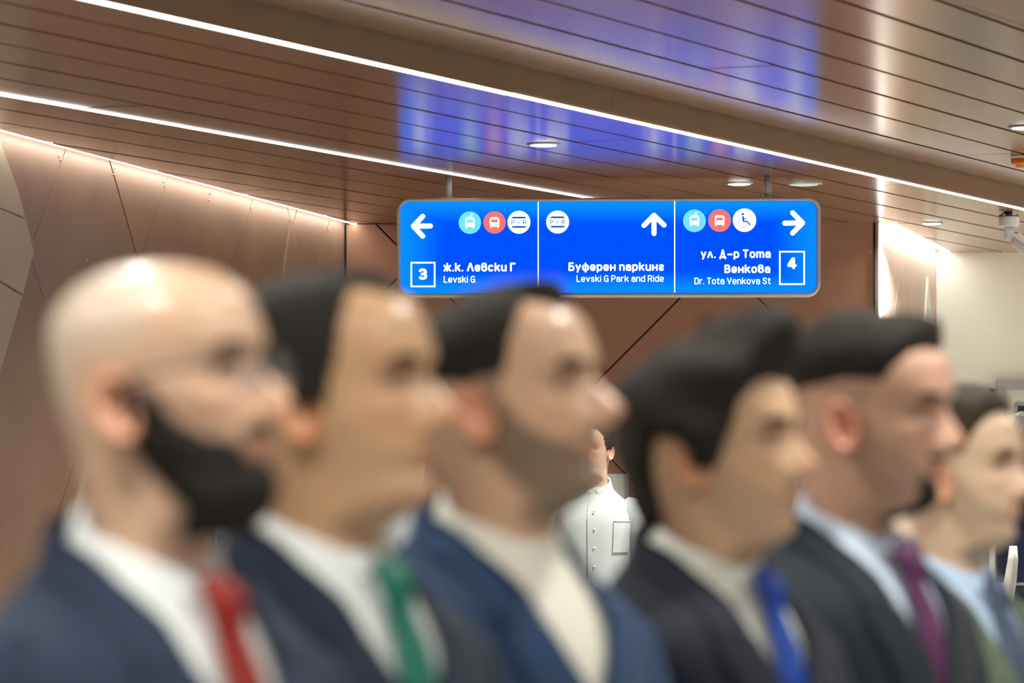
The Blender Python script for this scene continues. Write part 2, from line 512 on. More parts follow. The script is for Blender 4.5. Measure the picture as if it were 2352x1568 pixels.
downlight(ceil_pt(2358, 291, H2), 0.075, 'round lit downlight in the raised ceiling trough near the orange beacon', watts=HALL_W)
grp = 'added unseen downlights over the row of men'  # out-of-view grid added for general light on the men
for x in (-2.2, -0.7, 0.8, 2.3, 3.8):
    for y in (-1.2, 0.9, 3.0, 5.1, 7.2):
        u = nrm.x * x + nrm.y * y
        if u < U1 + 0.2: continue
        downlight(Vector((x, y, Z1)), 0.066, 'unseen round downlight added in the soffit to light the row of men', group=grp)
for vv in (5.5, 8.5, 11.5):  # out-of-view lamps put in to brighten the hall
    downlight(uv(U0 + 1.0, vv, Z2), 0.07, 'unseen round downlight added in the raised trough to brighten the hall', watts=HALL_W, group='added unseen downlights in the raised trough')
for vv in (7.0, 9.6):  # unseen pair added to light the left wall
    downlight(uv(U0 - 0.98, vv, Z1), 0.066, 'unseen round downlight added to light the left wall', watts=HALL_W, group='added unseen downlights beside the left wall')
for x, y in ((4.2, 11), (4.2, 14.5), (4.4, 18), (6.8, 12.5), (6.8, 16.5), (7.0, 20.5), (4.6, 21.6), (9.2, 14), (9.2, 19)):  # unseen lamps added for hall light, strongest before the cream wall
    u = nrm.x * x + nrm.y * y
    downlight(Vector((x, y, Z2 if u < U1 else Z1)), 0.07, 'unseen round downlight added to brighten the wide hall and cream wall', watts=HALL_W * (4.0 if y > 20 else 1.0), group='added unseen downlights in the wide part of the hall')

# ------------------------------------------------------------------ the hanging sign
SD = 18.6; MPX = SD / F
SX, SY = 1397.5, 569.0
sc_ = P(SX, SY, SD)
sign = empty('direction_sign', sc_, -0.03)
tag(sign, 'long blue backlit hanging direction sign with white arrows and bus icons', 'sign')
def L(px, py, y=0.0): return ((px - SX) * MPX, y, -(py - SY) * MPX)
def rrect(x0, y0, x1, y1, r, n=8):
    pts = []
    for cx, cy, a0 in ((x1 - r, y1 - r, 0), (x0 + r, y1 - r, 90), (x0 + r, y0 + r, 180), (x1 - r, y0 + r, 270)):
        for k in range(n + 1):
            a = math.radians(a0 + 90.0 * k / n); pts.append((cx + r * math.cos(a), cy + r * math.sin(a)))
    return pts
def flat(name, polys, mat, y, parent, thick=0.0012):
    mb = MB()
    for poly in polys:
        n = len(poly)
        a = sum(poly[i][0] * poly[(i + 1) % n][1] - poly[(i + 1) % n][0] * poly[i][1] for i in range(n))
        if a < 0: poly = poly[::-1]
        mb.add([L(px, py, y) for px, py in poly], [tuple(range(n))])
    return mb.build(name, mat, parent)

M_blue = bpy.data.materials.new('backlit_blue_film'); M_blue.use_nodes = True
nt = M_blue.node_tree; nt.nodes.clear()
out = nt.nodes.new('ShaderNodeOutputMaterial'); em = nt.nodes.new('ShaderNodeEmission')
tc = nt.nodes.new('ShaderNodeTexCoord'); sp = nt.nodes.new('ShaderNodeSeparateXYZ')
nt.links.new(tc.outputs['Object'], sp.inputs[0])
def absnode(sock, half):
    a = nt.nodes.new('ShaderNodeMath'); a.operation = 'ABSOLUTE'; nt.links.new(sock, a.inputs[0])
    m = nt.nodes.new('ShaderNodeMapRange'); m.interpolation_type = 'SMOOTHSTEP'
    m.inputs['From Min'].default_value = half * 0.45; m.inputs['From Max'].default_value = half
    nt.links.new(a.outputs[0], m.inputs['Value']); return m.outputs['Result']
fz = absnode(sp.outputs['Z'], 0.2)
fx = nt.nodes.new('ShaderNodeMath'); fx.operation = 'ABSOLUTE'; nt.links.new(sp.outputs['X'], fx.inputs[0])
mr = nt.nodes.new('ShaderNodeMapRange'); mr.interpolation_type = 'SMOOTHSTEP'
mr.inputs['From Min'].default_value = 0.70; mr.inputs['From Max'].default_value = 0.93
nt.links.new(fx.outputs[0], mr.inputs['Value'])
mxn = nt.nodes.new('ShaderNodeMath'); mxn.operation = 'MAXIMUM'
nt.links.new(fz, mxn.inputs[0]); nt.links.new(mr.outputs['Result'], mxn.inputs[1])
cr = nt.nodes.new('ShaderNodeMix'); cr.data_type = 'RGBA'
cr.inputs[6].default_value = (0.0, 0.057, 1.0, 1); cr.inputs[7].default_value = (0.002, 0.19, 1.1, 1)
nt.links.new(mxn.outputs[0], cr.inputs[0]); nt.links.new(cr.outputs[2], em.inputs[0])
em.inputs[1].default_value = 1.45
nt.links.new(em.outputs[0], out.inputs[0])
M_swhite = emitter('backlit_white_film', (0.97, 1.0, 0.99), 1.6)
M_scyan = emitter('backlit_cyan_film', (0.17, 0.72, 0.86), 1.1)
M_sred = emitter('backlit_red_film', (0.95, 0.19, 0.18), 1.0)
M_sgrey = emitter('backlit_grey_print', (0.18, 0.28, 0.5), 1.0)
M_sblue = emitter('backlit_blue_print', (0.0, 0.10, 0.62), 1.0)

# frame: swept ring with rounded section
pr = rrect(915.5, 459, 1879.5, 679.5, 26)
prof = [(5, -0.050), (1.0, -0.056), (-2.0, -0.052), (-3.2, -0.045), (-3.2, 0.045), (-2, 0.052), (5, 0.052)]
mb = MB(); n = len(pr); v = []
cenx, ceny = SX, 569.25
for (ins, yy) in prof:
    for (px, py) in rrect(915.5 + ins, 459 + ins, 1879.5 - ins, 679.5 - ins, max(26 - ins, 6)):
        v.append(L(px, py, yy))
f = [(i * n + k, i * n + (k + 1) % n, (i + 1) * n + (k + 1) % n, (i + 1) * n + k) for i in range(len(prof) - 1) for k in range(n)]
mb.add(v, f); mb.build('frame', M_postgrey, sign, True)
body = MB(); pb = rrect(919.5, 463, 1875.5, 675.5, 22); n = len(pb)
body.add([L(px, py, -0.046) for px, py in pb] + [L(px, py, 0.05) for px, py in pb], [tuple(range(n, 2 * n))] + [(k, (k + 1) % n, (k + 1) % n + n, k + n) for k in range(n)])
body.build('housing', M_postgrey, sign)
FY = -0.0475
flat('blue_panel', [rrect(919.5, 464.5, 1872.5, 673.5, 20)], M_blue, FY, sign)
FY2, FY3, FY4 = FY - 0.0012, FY - 0.0022, FY - 0.0032
for x, y0 in ((1236.7, 465), (1549.3, 464)):
    flat('divider', [[(x - 1.3, y0), (x + 1.3, y0), (x + 1.3, 673), (x - 1.3, 673)]], M_swhite, FY2, sign)

def stroke(pts, w, n=10):
    """thick round-ended polyline -> polygons"""
    out = []
    for (a, b) in zip(pts[:-1], pts[1:]):
        dx, dy = b[0] - a[0], b[1] - a[1]; l = math.hypot(dx, dy)
        if l < 1e-6: continue
        nx, ny = -dy / l * w / 2, dx / l * w / 2
        out.append([(a[0] + nx, a[1] + ny), (b[0] + nx, b[1] + ny), (b[0] - nx, b[1] - ny), (a[0] - nx, a[1] - ny)])
    for p in pts:
        out.append([(p[0] + w / 2 * math.cos(2 * math.pi * k / n), p[1] + w / 2 * math.sin(2 * math.pi * k / n)) for k in range(n)])
    return out
def arrow(tip, b1, b2, tail, w=11.5):
    ps = stroke([b1, tip, b2], w, 16) + stroke([tail, tip], w, 16)
    return flat('arrow', ps, M_swhite, FY2, sign)
arrow((950.3, 520), (971.7, 497.6), (971.7, 543), (989.5, 519.7))
arrow((1501.9, 496.3), (1479, 519.5), (1525, 518.6), (1502, 538))
arrow((1841.7, 514.5), (1819, 491.3), (1819, 537.6), (1800.8, 515))
def circ(c, r, n=36): return [(c[0] + r * math.cos(2 * math.pi * k / n), c[1] + r * math.sin(2 * math.pi * k / n)) for k in range(n)]
def off(c, pts): return [(c[0] + x, c[1] + y) for x, y in pts]
def bus_icon(c, r, mat, trolley):
    d = flat('icon_disc', [circ(c, r)], mat, FY2, sign)
    b = [off(c, [(-10.9, 9.6), (-10.9, -7), (-9.6, -10.6), (-6, -12.3), (6, -12.3), (9.6, -10.6), (10.9, -7), (10.9, 9.6)])]
    b += [off(c, [(-10.2, 9.5), (-5.6, 9.5), (-6.6, 12.2), (-8.4, 12.9), (-9.6, 11.8)]), off(c, [(10.2, 9.5), (5.6, 9.5), (6.6, 12.2), (8.4, 12.9), (9.6, 11.8)])]
    if trolley:
        b += stroke(off(c, [(-2, -12), (4, -20.5)]), 0.9) + stroke(off(c, [(2, -12), (8, -20.5)]), 0.9)
    flat('bus_symbol', b, M_swhite, FY3, d)
    flat('bus_window', [off(c, [(-8, -0.3), (-7.2, -6.8), (7.2, -6.8), (8, -0.3)]), off(c, [(-4.6, -10.4), (4.6, -10.4), (4.6, -9.4), (-4.6, -9.4)]),
                        circ((c[0] - 7.3, c[1] + 5.2), 1.2, 10), circ((c[0] + 7.3, c[1] + 5.2), 1.2, 10)], mat, FY4, d)
bus_icon((1080, 512.3), 25.8, M_scyan, True); bus_icon((1136.5, 512), 25.6, M_sred, False)
bus_icon((1594.5, 509), 26, M_scyan, True); bus_icon((1652, 508.6), 26, M_sred, False)

# rounded stroke lettering; x 0..1 of the glyph width, y 0..10 (cap height), x-height 7.2
def se(cx, cy, rx, ry, a0, a1, n=18, e=2.8):
    r = []
    for k in range(n + 1):
        a = math.radians(a0 + (a1 - a0) * k / n); c, s = math.cos(a), math.sin(a)
        r.append((cx + rx * math.copysign(abs(c) ** (2 / e), c), cy + ry * math.copysign(abs(s) ** (2 / e), s)))
    return r
SS = [(.98, 5.9), (.8, 6.9), (.5, 7.2), (.2, 6.95), (.02, 6.0), (.06, 4.9), (.3, 4.15), (.7, 3.3), (.95, 2.4), (.98, 1.3), (.8, .25), (.5, 0), (.2, .25), (.02, 1.3)]
O_ = se(.5, 3.6, .5, 3.6, 0, 360, 28)
G = {
 'o': (4.6, [O_]), 'e': (4.6, [[(0, 3.5), (1, 3.5)], se(.5, 3.6, .5, 3.6, 0, 318)]), 'c': (4.4, [se(.5, 3.6, .5, 3.6, 42, 318)]),
 'a': (4.4, [se(.5, 4.6, .5, 2.6, 155, 0) + [(1, 0)], se(.5, 2.1, .5, 2.1, 0, 360)]),
 'n': (4.5, [[(0, 0), (0, 7.2)], se(.5, 4.3, .5, 2.9, 180, 0) + [(1, 0)]]),
 'm': (7.4, [[(0, 0), (0, 7.2)], se(.25, 4.3, .25, 2.9, 180, 0) + [(.5, 0)], se(.75, 4.3, .25, 2.9, 180, 0) + [(1, 0)]]),
 'u': (4.5, [[(0, 7.2)] + se(.5, 2.9, .5, 2.9, 180, 360), [(1, 7.2), (1, 0)]]),
 'p': (4.6, [[(0, 7.2), (0, -2.4)], O_]), 'y': (4.5, [[(0, 7.2), (.54, 0.3)], [(1, 7.2), (.32, -2.4)]]),
 'k': (4.5, [[(0, 0), (0, 10)], [(0, 3.0), (.95, 7.2)], [(.36, 4.6), (1, 0)]]),
 'ж': (7.0, [[(.5, 0), (.5, 10)], [(0, 7.2), (.36, 3.7), (0, 0)], [(1, 7.2), (.64, 3.7), (1, 0)], [(.36, 3.7), (.64, 3.7)]]),
 'Л': (6.0, [[(0, 0), (.44, 10), (.56, 10), (1, 0)]]), 'л': (4.7, [[(0, 0), (.42, 7.2), (.58, 7.2), (1, 0)]]),
 'в': (4.7, [se(.5, 2.9, .5, 2.9, 0, 360), [(0, 3)] + se(.46, 7.7, .46, 2.3, 180, -40) + [(.6, 5.7)]]),
 'Г': (4.4, [[(0, 0), (0, 10), (1, 10)]]),
 'Б': (4.9, [[(.85, 10), (0, 10), (0, 0), (.4, 0)] + se(.5, 2.9, .5, 2.9, -90, 90, 14) + [(0, 5.8)]]),
 'В': (4.9, [[(0, 0), (0, 10), (.4, 10)] + se(.45, 7.6, .47, 2.4, 90, -90, 14) + [(0, 5.2)], [(.4, 5.2)] + se(.5, 2.6, .5, 2.6, 90, -90, 14) + [(0, 0)]]),
 'ф': (6.2, [[(.5, 9.8), (.5, -2.4)], O_]), 'н': (4.6, [[(0, 0), (0, 7.2)], [(1, 0), (1, 7.2)], [(0, 3.6), (1, 3.6)]]),
 'г': (4.2, [[(1 - x, y) for x, y in SS]]), 's': (4.1, [SS]), 'S': (4.9, [[(x, y * 10 / 7.2) for x, y in SS]]),
 'Д': (6.0, [[(0, -1.8), (0, 0), (1, 0), (1, -1.8)], [(.16, 0), (.45, 10), (.55, 10), (.84, 0)]]),
 'T': (5.0, [[(0, 10), (1, 10)], [(.5, 10), (.5, 0)]]), '-': (4.4, [[(0, 4.0), (1, 4.0)]]), '.': (0.3, [[(.5, 0), (.5, .01)]]),
 'L': (4.2, [[(0, 10), (0, 0), (1, 0)]]), 'v': (4.6, [[(0, 7.2), (.5, 0), (1, 7.2)]]), 'i': (0.3, [[(.5, 0), (.5, 7.2)], [(.5, 10), (.5, 10.01)]]),
 'G': (5.2, [se(.5, 5, .5, 5, 38, 350) + [(1, 4.8), (.55, 4.8)], [(1, 4.8), (1, 0)]]),
 'P': (4.9, [[(0, 0), (0, 10), (.4, 10)] + se(.5, 7.2, .5, 2.8, 90, -90, 14) + [(0, 4.4)]]),
 'R': (5.0, [[(0, 0), (0, 10), (.4, 10)] + se(.5, 7.3, .5, 2.7, 90, -90, 14) + [(0, 4.6)], [(.55, 4.6), (1, 0)]]),
 'r': (2.8, [[(0, 0), (0, 7.2)], [(0, 4.8), (.2, 6.4), (.55, 7.1), (1, 7.1)]]), 'd': (4.6, [[(1, 10), (1, 0)], O_]),
 'D': (5.1, [[(0, 0), (0, 10), (.4, 10)] + se(.45, 5, .55, 5, 90, -90) + [(0, 0)]]),
 't': (3.2, [[(.4, 9.4), (.4, 1.6), (.55, .3), (1, 0)], [(0, 7.2), (1, 7.2)]]), 'V': (5.6, [[(0, 10), (.5, 0), (1, 10)]]),
 '3': (4.8, [se(.45, 7.5, .5, 2.5, 150, -90, 16, 2.4) + [(.35, 5.1)], [(.4, 5.1)] + se(.48, 2.55, .52, 2.55, 90, -150, 16, 2.4)]),
 '4': (5.4, [[(.75, 0), (.75, 10), (.62, 10), (0, 3.2), (0, 2.4), (1, 2.4)]]),
 '+': (4.4, [[(0, 4.5), (1, 4.5)], [(.5, 1.8), (.5, 7.2)]]),
}
for cyr, lat in zip('есоаркипутТ', 'ecoapkunymT'): G[cyr] = G[lat]
def lettering(text, x0, x1, base, cap, sw, mat=None, y=None, parent=None, space=1.0, name='lettering'):
    """text between pixel columns x0..x1 on the baseline; sw: stroke weight in tenths of the cap height"""
    pen = 0.0; items = []
    for ch in text:
        if ch == ' ': pen += 2.9; continue
        w, st = G[ch]
        items.append((pen, w, st)); pen += w + sw + space
    total = pen - space
    kx = (x1 - x0) / total; ky = cap / 10.0
    swp = sw * ky; polys = []
    for (q, w, st) in items:
        for pl in st:
            pts = [(x0 + (q + sw / 2 + x * w) * kx, base - (sw / 2 + yy / 10.0 * (10 - sw)) * ky) for x, yy in pl]
            polys += stroke(pts, swp)
    return flat(name, polys, mat or M_swhite, FY2 if y is None else y, parent or sign)
lettering('ж.к. Левски Г', 1019, 1185, 624.4, 20.4, 2.1)
lettering('Levski G', 1020, 1092, 650, 16, 1.5)
lettering('Буферен паркинг', 1306, 1525, 623.6, 20.0, 2.0)
lettering('Levski G Park and Ride', 1324.5, 1524.5, 648.6, 15.4, 1.45)
lettering('ул. Д-р Тота', 1609, 1769, 594.5, 19.8, 2.0)
lettering('Венкова', 1663, 1768, 629, 19.8, 2.1)
lettering('Dr. Tota Venkova St', 1594.5, 1769, 654.5, 15.4, 1.45)
lettering('3', 962.5, 982, 643, 26, 2.4, name='exit_number')
lettering('4', 1807, 1828, 620, 27, 2.4, name='exit_number')
def boxframe(x0, y0, x1, y1, w):
    return [[(x0, y0), (x1, y0), (x1, y0 + w), (x0, y0 + w)], [(x0, y1 - w), (x1, y1 - w), (x1, y1), (x0, y1)],
            [(x0, y0), (x0 + w, y0), (x0 + w, y1), (x0, y1)], [(x1 - w, y0), (x1, y0), (x1, y1), (x1 - w, y1)]]
flat('number_box', boxframe(943.7, 602, 1001, 660, 3.7), M_swhite, FY2, sign)
flat('number_box', boxframe(1788, 578.3, 1847.2, 656.3, 3.7), M_swhite, FY2, sign)
for c in ((1192.6, 511.6), (1281.2, 511.2)):
    d = flat('icon_disc', [circ(c, 26.3)], M_swhite, FY2, sign)
    for q_ in (-1, 1):
        flat('bar', [off(c, [(-17.2, q_ * 8.7), (-15.5, q_ * 11.4), (-12.5, q_ * 12.8), (12.5, q_ * 12.8), (15.5, q_ * 11.4), (17.2, q_ * 8.7)])], M_sblue, FY3, d)
    lettering('P', c[0] - 17.4, c[0] - 9.8, c[1] + 5.6, 11.4, 1.7, M_sgrey, FY3, d)
    lettering('+', c[0] - 4.8, c[0] + 3.6, c[1] + 5.2, 10.5, 1.4, M_sgrey, FY3, d)
    lettering('R', c[0] + 9.0, c[0] + 17.2, c[1] + 5.6, 11.4, 1.7, M_sgrey, FY3, d)
c = (1709, 508.0); d = flat('icon_disc', [circ(c, 26.8)], M_swhite, FY2, sign)
ps = [circ((c[0] - 4.0, c[1] - 14), 2.8, 16)]
ps += stroke(off(c, [(-3.6, -8.2), (-2.6, 2.6), (6.6, 3.4), (12.8, 10.6)]), 3.0)
ps += stroke(off(c, [(-3.2, -6.8), (-2.8, -0.5)]), 4.4) + stroke(off(c, [(-2.6, -6), (-0.8, -3.4), (5.2, -3.4)]), 1.6) + stroke(off(c, [(-2, -.4), (3.2, -.4)]), 1.2)
ps += stroke(off(c, [(-3.1 + 10.9 * math.cos(math.radians(a)), 6 + 10.9 * math.sin(math.radians(a))) for a in range(20, 246, 12)]), 1.05)
flat('wheelchair_symbol', ps, M_sblue, FY3, d)

# hanging posts
for px, yt in ((1030, 408), (1763, 404)):
    zt = (SY - yt) * MPX + 0.03
    mb = MB().tube([((px - SX) * MPX, 0, (SY - 459) * MPX), ((px - SX) * MPX, 0, Z1 - sc_.z)], 0.0155, 18)
    mb.build('post', M_postgrey, sign, True)
    MB().box(((px - SX) * MPX, 0, (SY - 457) * MPX + .003), (0.085, 0.06, 0.008)).build('base_plate', M_postgrey, sign)
    for sx in (-1, 1): MB().lathe([(.006, 0), (.006, .005), (.003, .007)], ((px - SX) * MPX + sx * .032, 0, (SY - 457) * MPX + .006), 8).build('bolt', M_dark, sign)

# ------------------------------------------------------------------ security camera
q = ceil_pt(2317, 487)
cc = empty('security_camera', q)
tag(cc, 'white bullet security camera on a ceiling bracket beside the long LED line', 'camera')
m = 20.8 / F
MB().lathe([(.018, -.0), (.018, -.022), (.016, -.024)], n=16).build('conduit_stub', M_dark, cc, True)
MB().lathe([(.050, -.022), (.052, -.026), (.052, -.068), (.049, -.073), (.02, -.074)], n=28).build('mount_base', M_white, cc, True)
MB().lathe([(.051, -.018), (.051, -.023)], n=28).build('gasket', M_dark, cc, True)
MB().tube([(-.018, 0, -.004), (-.034, 0, -.010), (-.038, 0, -.022)], .004, 8).build('cable', M_dark, cc, True)
MB().lathe([(.024, -.07), (.024, -.12), (.021, -.132), (.012, -.137)], n=20).build('stem', M_white, cc, True)
MB().tube([(.0, 0, -.125), (.022, -.006, -.128), (.036, -.012, -.138)], [.018, .017, .015], 14).build('elbow_joint', M_white, cc, True)
a = Vector((.022, -.008, -.132)); b = Vector((.20, -.10, -.275))
dr = (b - a).normalized()
MB().tube([a, a + dr * .012, a + dr * .03, b - dr * .01, b], [.016, .03, .036, .036, .033], 22).build('housing', M_white, cc, True)
up = Vector((0, 0, 1)) - dr * dr.z; up.normalize()
sd = dr.cross(up)
v = []
for s_ in (0.012, (b - a).length + .02):
    for k in range(9):
        an = math.radians(20 + 140 * k / 8)
        for rr in (.041, .044):
            v.append(a + dr * s_ + sd * (rr * math.cos(an)) + up * (rr * math.sin(an)))
f = []
for k in range(8):
    i = 2 * k; j = 18 + i
    f += [(i, i + 2, j + 2, j), (i + 1, j + 1, j + 3, i + 3), (i, i + 1, i + 3, i + 2), (j, j + 2, j + 3, j + 1)]
f += [(0, 18, 19, 1), (16, 17, 35, 34)]
MB().add(v, f).build('sun_shield', M_white, cc)
for sx, sy in ((-.044, 0), (.044, 0.01)): MB().lathe([(.003, -.008), (.003, -.024)], (sx, sy, 0), 8).build('screw', M_dark, cc)

# ------------------------------------------------------------------ orange beacon
q = ceil_pt(2352, 357, H2)
bc = empty('alarm_beacon', q); tag(bc, 'orange round alarm beacon with grey base under the raised ceiling', 'beacon')
MB().lathe([(.057, 0), (.060, -.006), (.060, -.014)], n=30).build('base', M_white, bc, True)
MB().lathe([(.058, -.014), (.058, -.036), (.056, -.039), (.042, -.040), (.037, -.050), (.034, -.054), (.01, -.055)], n=30).build('orange_cover', M_orange, bc, True)

# ================================================================== PEOPLE
def sstep(a, b, x):
    k = np.clip((np.asarray(x, float) - a) / (b - a), 0, 1); return k * k * (3 - 2 * k)
def lerp3(c0, c1, w): return c0 * (1 - w[..., None]) + np.asarray(c1) * w[..., None]
def ring(th, z, cx, af, ab, w, tilt=0.0, e=2.3):
    c, s = np.cos(th), np.sin(th)
    x = cx + np.where(c > 0, af, ab) * np.sign(c) * np.abs(c) ** (2 / e)
    y = w * np.sign(s) * np.abs(s) ** (2 / e)
    return np.stack([x, y, z - tilt * c], -1)

EYE = 1.652          # template eye height (stature 1.78)
HX = 0.022           # head forward of the body axis
TORSO = [  # z, cx, af, ab, w
    (0.80, -.01, .09, .10, .155), (0.90, -.01, .10, .115, .168), (1.00, -.005, .105, .105, .162), (1.10, 0, .105, .095, .155),
    (1.20, 0, .11, .095, .158), (1.30, 0, .112, .10, .166), (1.36, -.005, .105, .10, .164), (1.395, -.01, .095, .096, .150),
    (1.43, -.014, .072, .085, .112), (1.447, -.014, .064, .062, .080)]

def head_grid(cfg, nl=64, nd=26, C=112):
    th = np.arange(C) * 2 * np.pi / C
    zl = np.linspace(-.205, .05, nl)
    k = lambda keys: np.interp(zl, [a for a, _ in keys], [b for _, b in keys])
    chin = cfg.get('chin', 0.0)
    xf = k([(-.205, .036), (-.17, .028), (-.145, .028), (-.132, .038), (-.124, .064 + chin), (-.117, .078 + chin), (-.106, .0855 + chin), (-.095, .0845 + chin * .7), (-.084, .082),
            (-.074, .0895), (-.062, .0905), (-.05, .0890), (-.03, .0895), (0, .088), (.012, .0915), (.025, .0975), (.038, .0965), (.05, .0935)])
    xb = k([(-.205, -.078), (-.17, -.073), (-.14, -.072), (-.11, -.075), (-.08, -.082), (-.05, -.092), (-.02, -.1), (.02, -.105), (.05, -.1045)])
    w = k([(-.205, .064), (-.17, .059), (-.14, .0575), (-.115, .0575), (-.09, .0595), (-.06, .0635), (-.03, .0685), (0, .0715), (.03, .0755), (.05, .0765)])
    w = w * cfg.get('wide', 1.0)
    bk_ = cfg.get('back', 1.0)
    xb = xb * (1 + (bk_ - 1) * sstep(-.10, -.04, zl))
    ex = k([(-.205, 2.1), (-.13, 2.0), (-.10, 1.95), (-.06, 2.1), (0, 2.35), (.05, 2.3)])
    ker = np.array([.25, .5, .25])
    for _ in range(2):
        for a in (xf, xb, w): a[1:-1] = np.convolve(a, ker, 'valid')
    cx = np.interp(zl, [-.205, -.13, -.09, .05], [-.012, -.012, -.008, -.012])
    rows = [ring(th, z, c_, f_ - c_, c_ - b_, w_, 0, e_) for z, c_, f_, b_, w_, e_ in zip(zl, cx, xf, xb, w, ex)]
    tt = np.linspace(0, 1, nd + 1)[1:] * (np.pi / 2 * 0.985)
    dome = cfg.get('dome', .060)
    for a in tt:
        s_, c_ = np.sin(a), np.cos(a) ** 0.92
        rows.append(ring(th, .05 + dome * s_, -.012, (.0935 + .012) * c_, (.1045 * cfg.get('back', 1.0) - .012) * c_, .0765 * cfg.get('wide', 1.0) * c_, 0, 2.3 - .3 * np.sin(a)))
    Pt = np.array(rows)
    x, y, z = Pt[..., 0].copy(), Pt[..., 1].copy(), Pt[..., 2].copy()
    front = sstep(.03, .07, x)
    ay = np.abs(y)
    # nose
    ns = cfg.get('nose', 1.12)
    prof = np.interp(z, [-.056, -.050, -.044, -.036, -.028, -.01, .008, .022], [0, .006, .021, .0285, .0265, .015, .005, 0]) * ns
    sig = np.interp(z, [-.05, -.038, -.01, .02], [.0155, .0135, .009, .008])
    dx = prof * np.exp(-(y / sig) ** 2) * front
    dx += .007 * np.exp(-((ay - .0145) / .006) ** 2 - ((z + .042) / .008) ** 2) * front     # nostril wings
    dx -= .0130 * np.exp(-((ay - .031) / .0145) ** 2 - ((z - .002) / .0125) ** 2) * front    # sockets
    dx += .0035 * np.exp(-((ay - .028) / .02) ** 2 - ((z - .021) / .007) ** 2) * front       # brow ridge
    dx += .004 * np.exp(-((ay - .048) / .014) ** 2 - ((z + .027) / .014) ** 2) * front       # cheekbones
    lipw = np.exp(-(y / .021) ** 4) * front
    dx += .0042 * np.exp(-((z + .064) / .0045) ** 2) * lipw + .0045 * np.exp(-((z + .0765) / .005) ** 2) * lipw
    dx -= .004 * np.exp(-((z + .070) / .0022) ** 2) * lipw
    dx -= .003 * np.exp(-((z + .087) / .006) ** 2) * np.exp(-(y / .025) ** 2) * front
    Pt[..., 0] += dx
    Pt[..., 1] -= np.sign(y) * .003 * np.exp(-((x - .06) / .02) ** 2 - ((z - .012) / .02) ** 2)   # temples
    Pt[..., 2] -= cfg.get('slope', 0.0) * sstep(.03, -.09, x) * sstep(.0, .08, z)
    loc = Pt.copy()
    return Pt, loc, th, np.abs((np.degrees(th) + 180) % 360 - 180)

def head_xform(loc, cfg, s):
    """head-local -> body-local (feet origin), with pitch / yaw and blending into the neck"""
    hs = cfg.get('hs', 1.0); st = cfg.get('stretch', 1.0)
    q = np.array(loc, float)
    zloc = q[..., 2].copy()
    wgt = sstep(-.195, -.105, zloc)
    pitch, yaw = math.radians(cfg.get('pitch', 0)), math.radians(cfg.get('hyaw', 0))
    sc = 1 + (hs - 1) * sstep(-.17, -.10, zloc)
    q[..., 0] = q[..., 0] * (1 + (hs * st - 1) * sstep(-.17, -.10, zloc)); q[..., 1] *= sc
    q[..., 2] = np.where(zloc > -.12, q[..., 2] * hs, q[..., 2] - .12 * (hs - 1))
    piv = np.array([-.02, 0, -.10])
    d = q - piv
    a = pitch * wgt; b = yaw * wgt
    x = d[..., 0] * np.cos(a) - d[..., 2] * np.sin(a); z = d[..., 0] * np.sin(a) + d[..., 2] * np.cos(a); y = d[..., 1]
    x2 = x * np.cos(b) - y * np.sin(b); y2 = x * np.sin(b) + y * np.cos(b)
    q = np.stack([x2, y2, z], -1) + piv
    q[..., 0] += HX; q[..., 2] += EYE - cfg.get('neck', 0.0)
    return q * s

def grid_normals(Pt):
    du = np.roll(Pt, -1, 1) - np.roll(Pt, 1, 1)
    dv = np.zeros_like(Pt); dv[1:-1] = Pt[2:] - Pt[:-2]; dv[0] = Pt[1] - Pt[0]; dv[-1] = Pt[-1] - Pt[-2]
    n = np.cross(du, dv); l = np.linalg.norm(n, axis=-1, keepdims=True); n = n / np.maximum(l, 1e-9)
    return n

def smooth_noise(shape, fr, seed):
    r = np.random.RandomState(seed)
    R, C = shape; a = np.zeros(shape)
    i = np.arange(R)[:, None] / R * 2 * np.pi; j = np.arange(C)[None] / C * 2 * np.pi
    for _ in range(9):
        a += np.sin(i * r.randint(1, fr) + j * r.randint(1, fr) + r.rand() * 6.28)
    return a / 4.5

def shell(name, Pw, N, mask, thick, mat, parent, base=-0.004):
    """a skin-hugging shell (hair, beard, brow) over the part of the head grid where mask > 0"""
    R, C = mask.shape
    t_ = np.where(mask > 0, thick * np.clip(mask, 0, 1), base)
    Q = Pw + N * t_[..., None]
    on = mask > 0
    faces = []; used = {}; verts = []
    def vid(i, j):
        k_ = (i, j)
        if k_ not in used: used[k_] = len(verts); verts.append(Q[i, j])
        return used[k_]
    for i in range(R - 1):
        for j in range(C):
            j2 = (j + 1) % C
            if on[i, j] or on[i, j2] or on[i + 1, j] or on[i + 1, j2]:
                faces.append((vid(i, j), vid(i, j2), vid(i + 1, j2), vid(i + 1, j)))
    if on[R - 1].all(): faces.append(tuple(vid(R - 1, j) for j in range(C)))
    return MB().add(verts, faces).build(name, mat, parent, True)

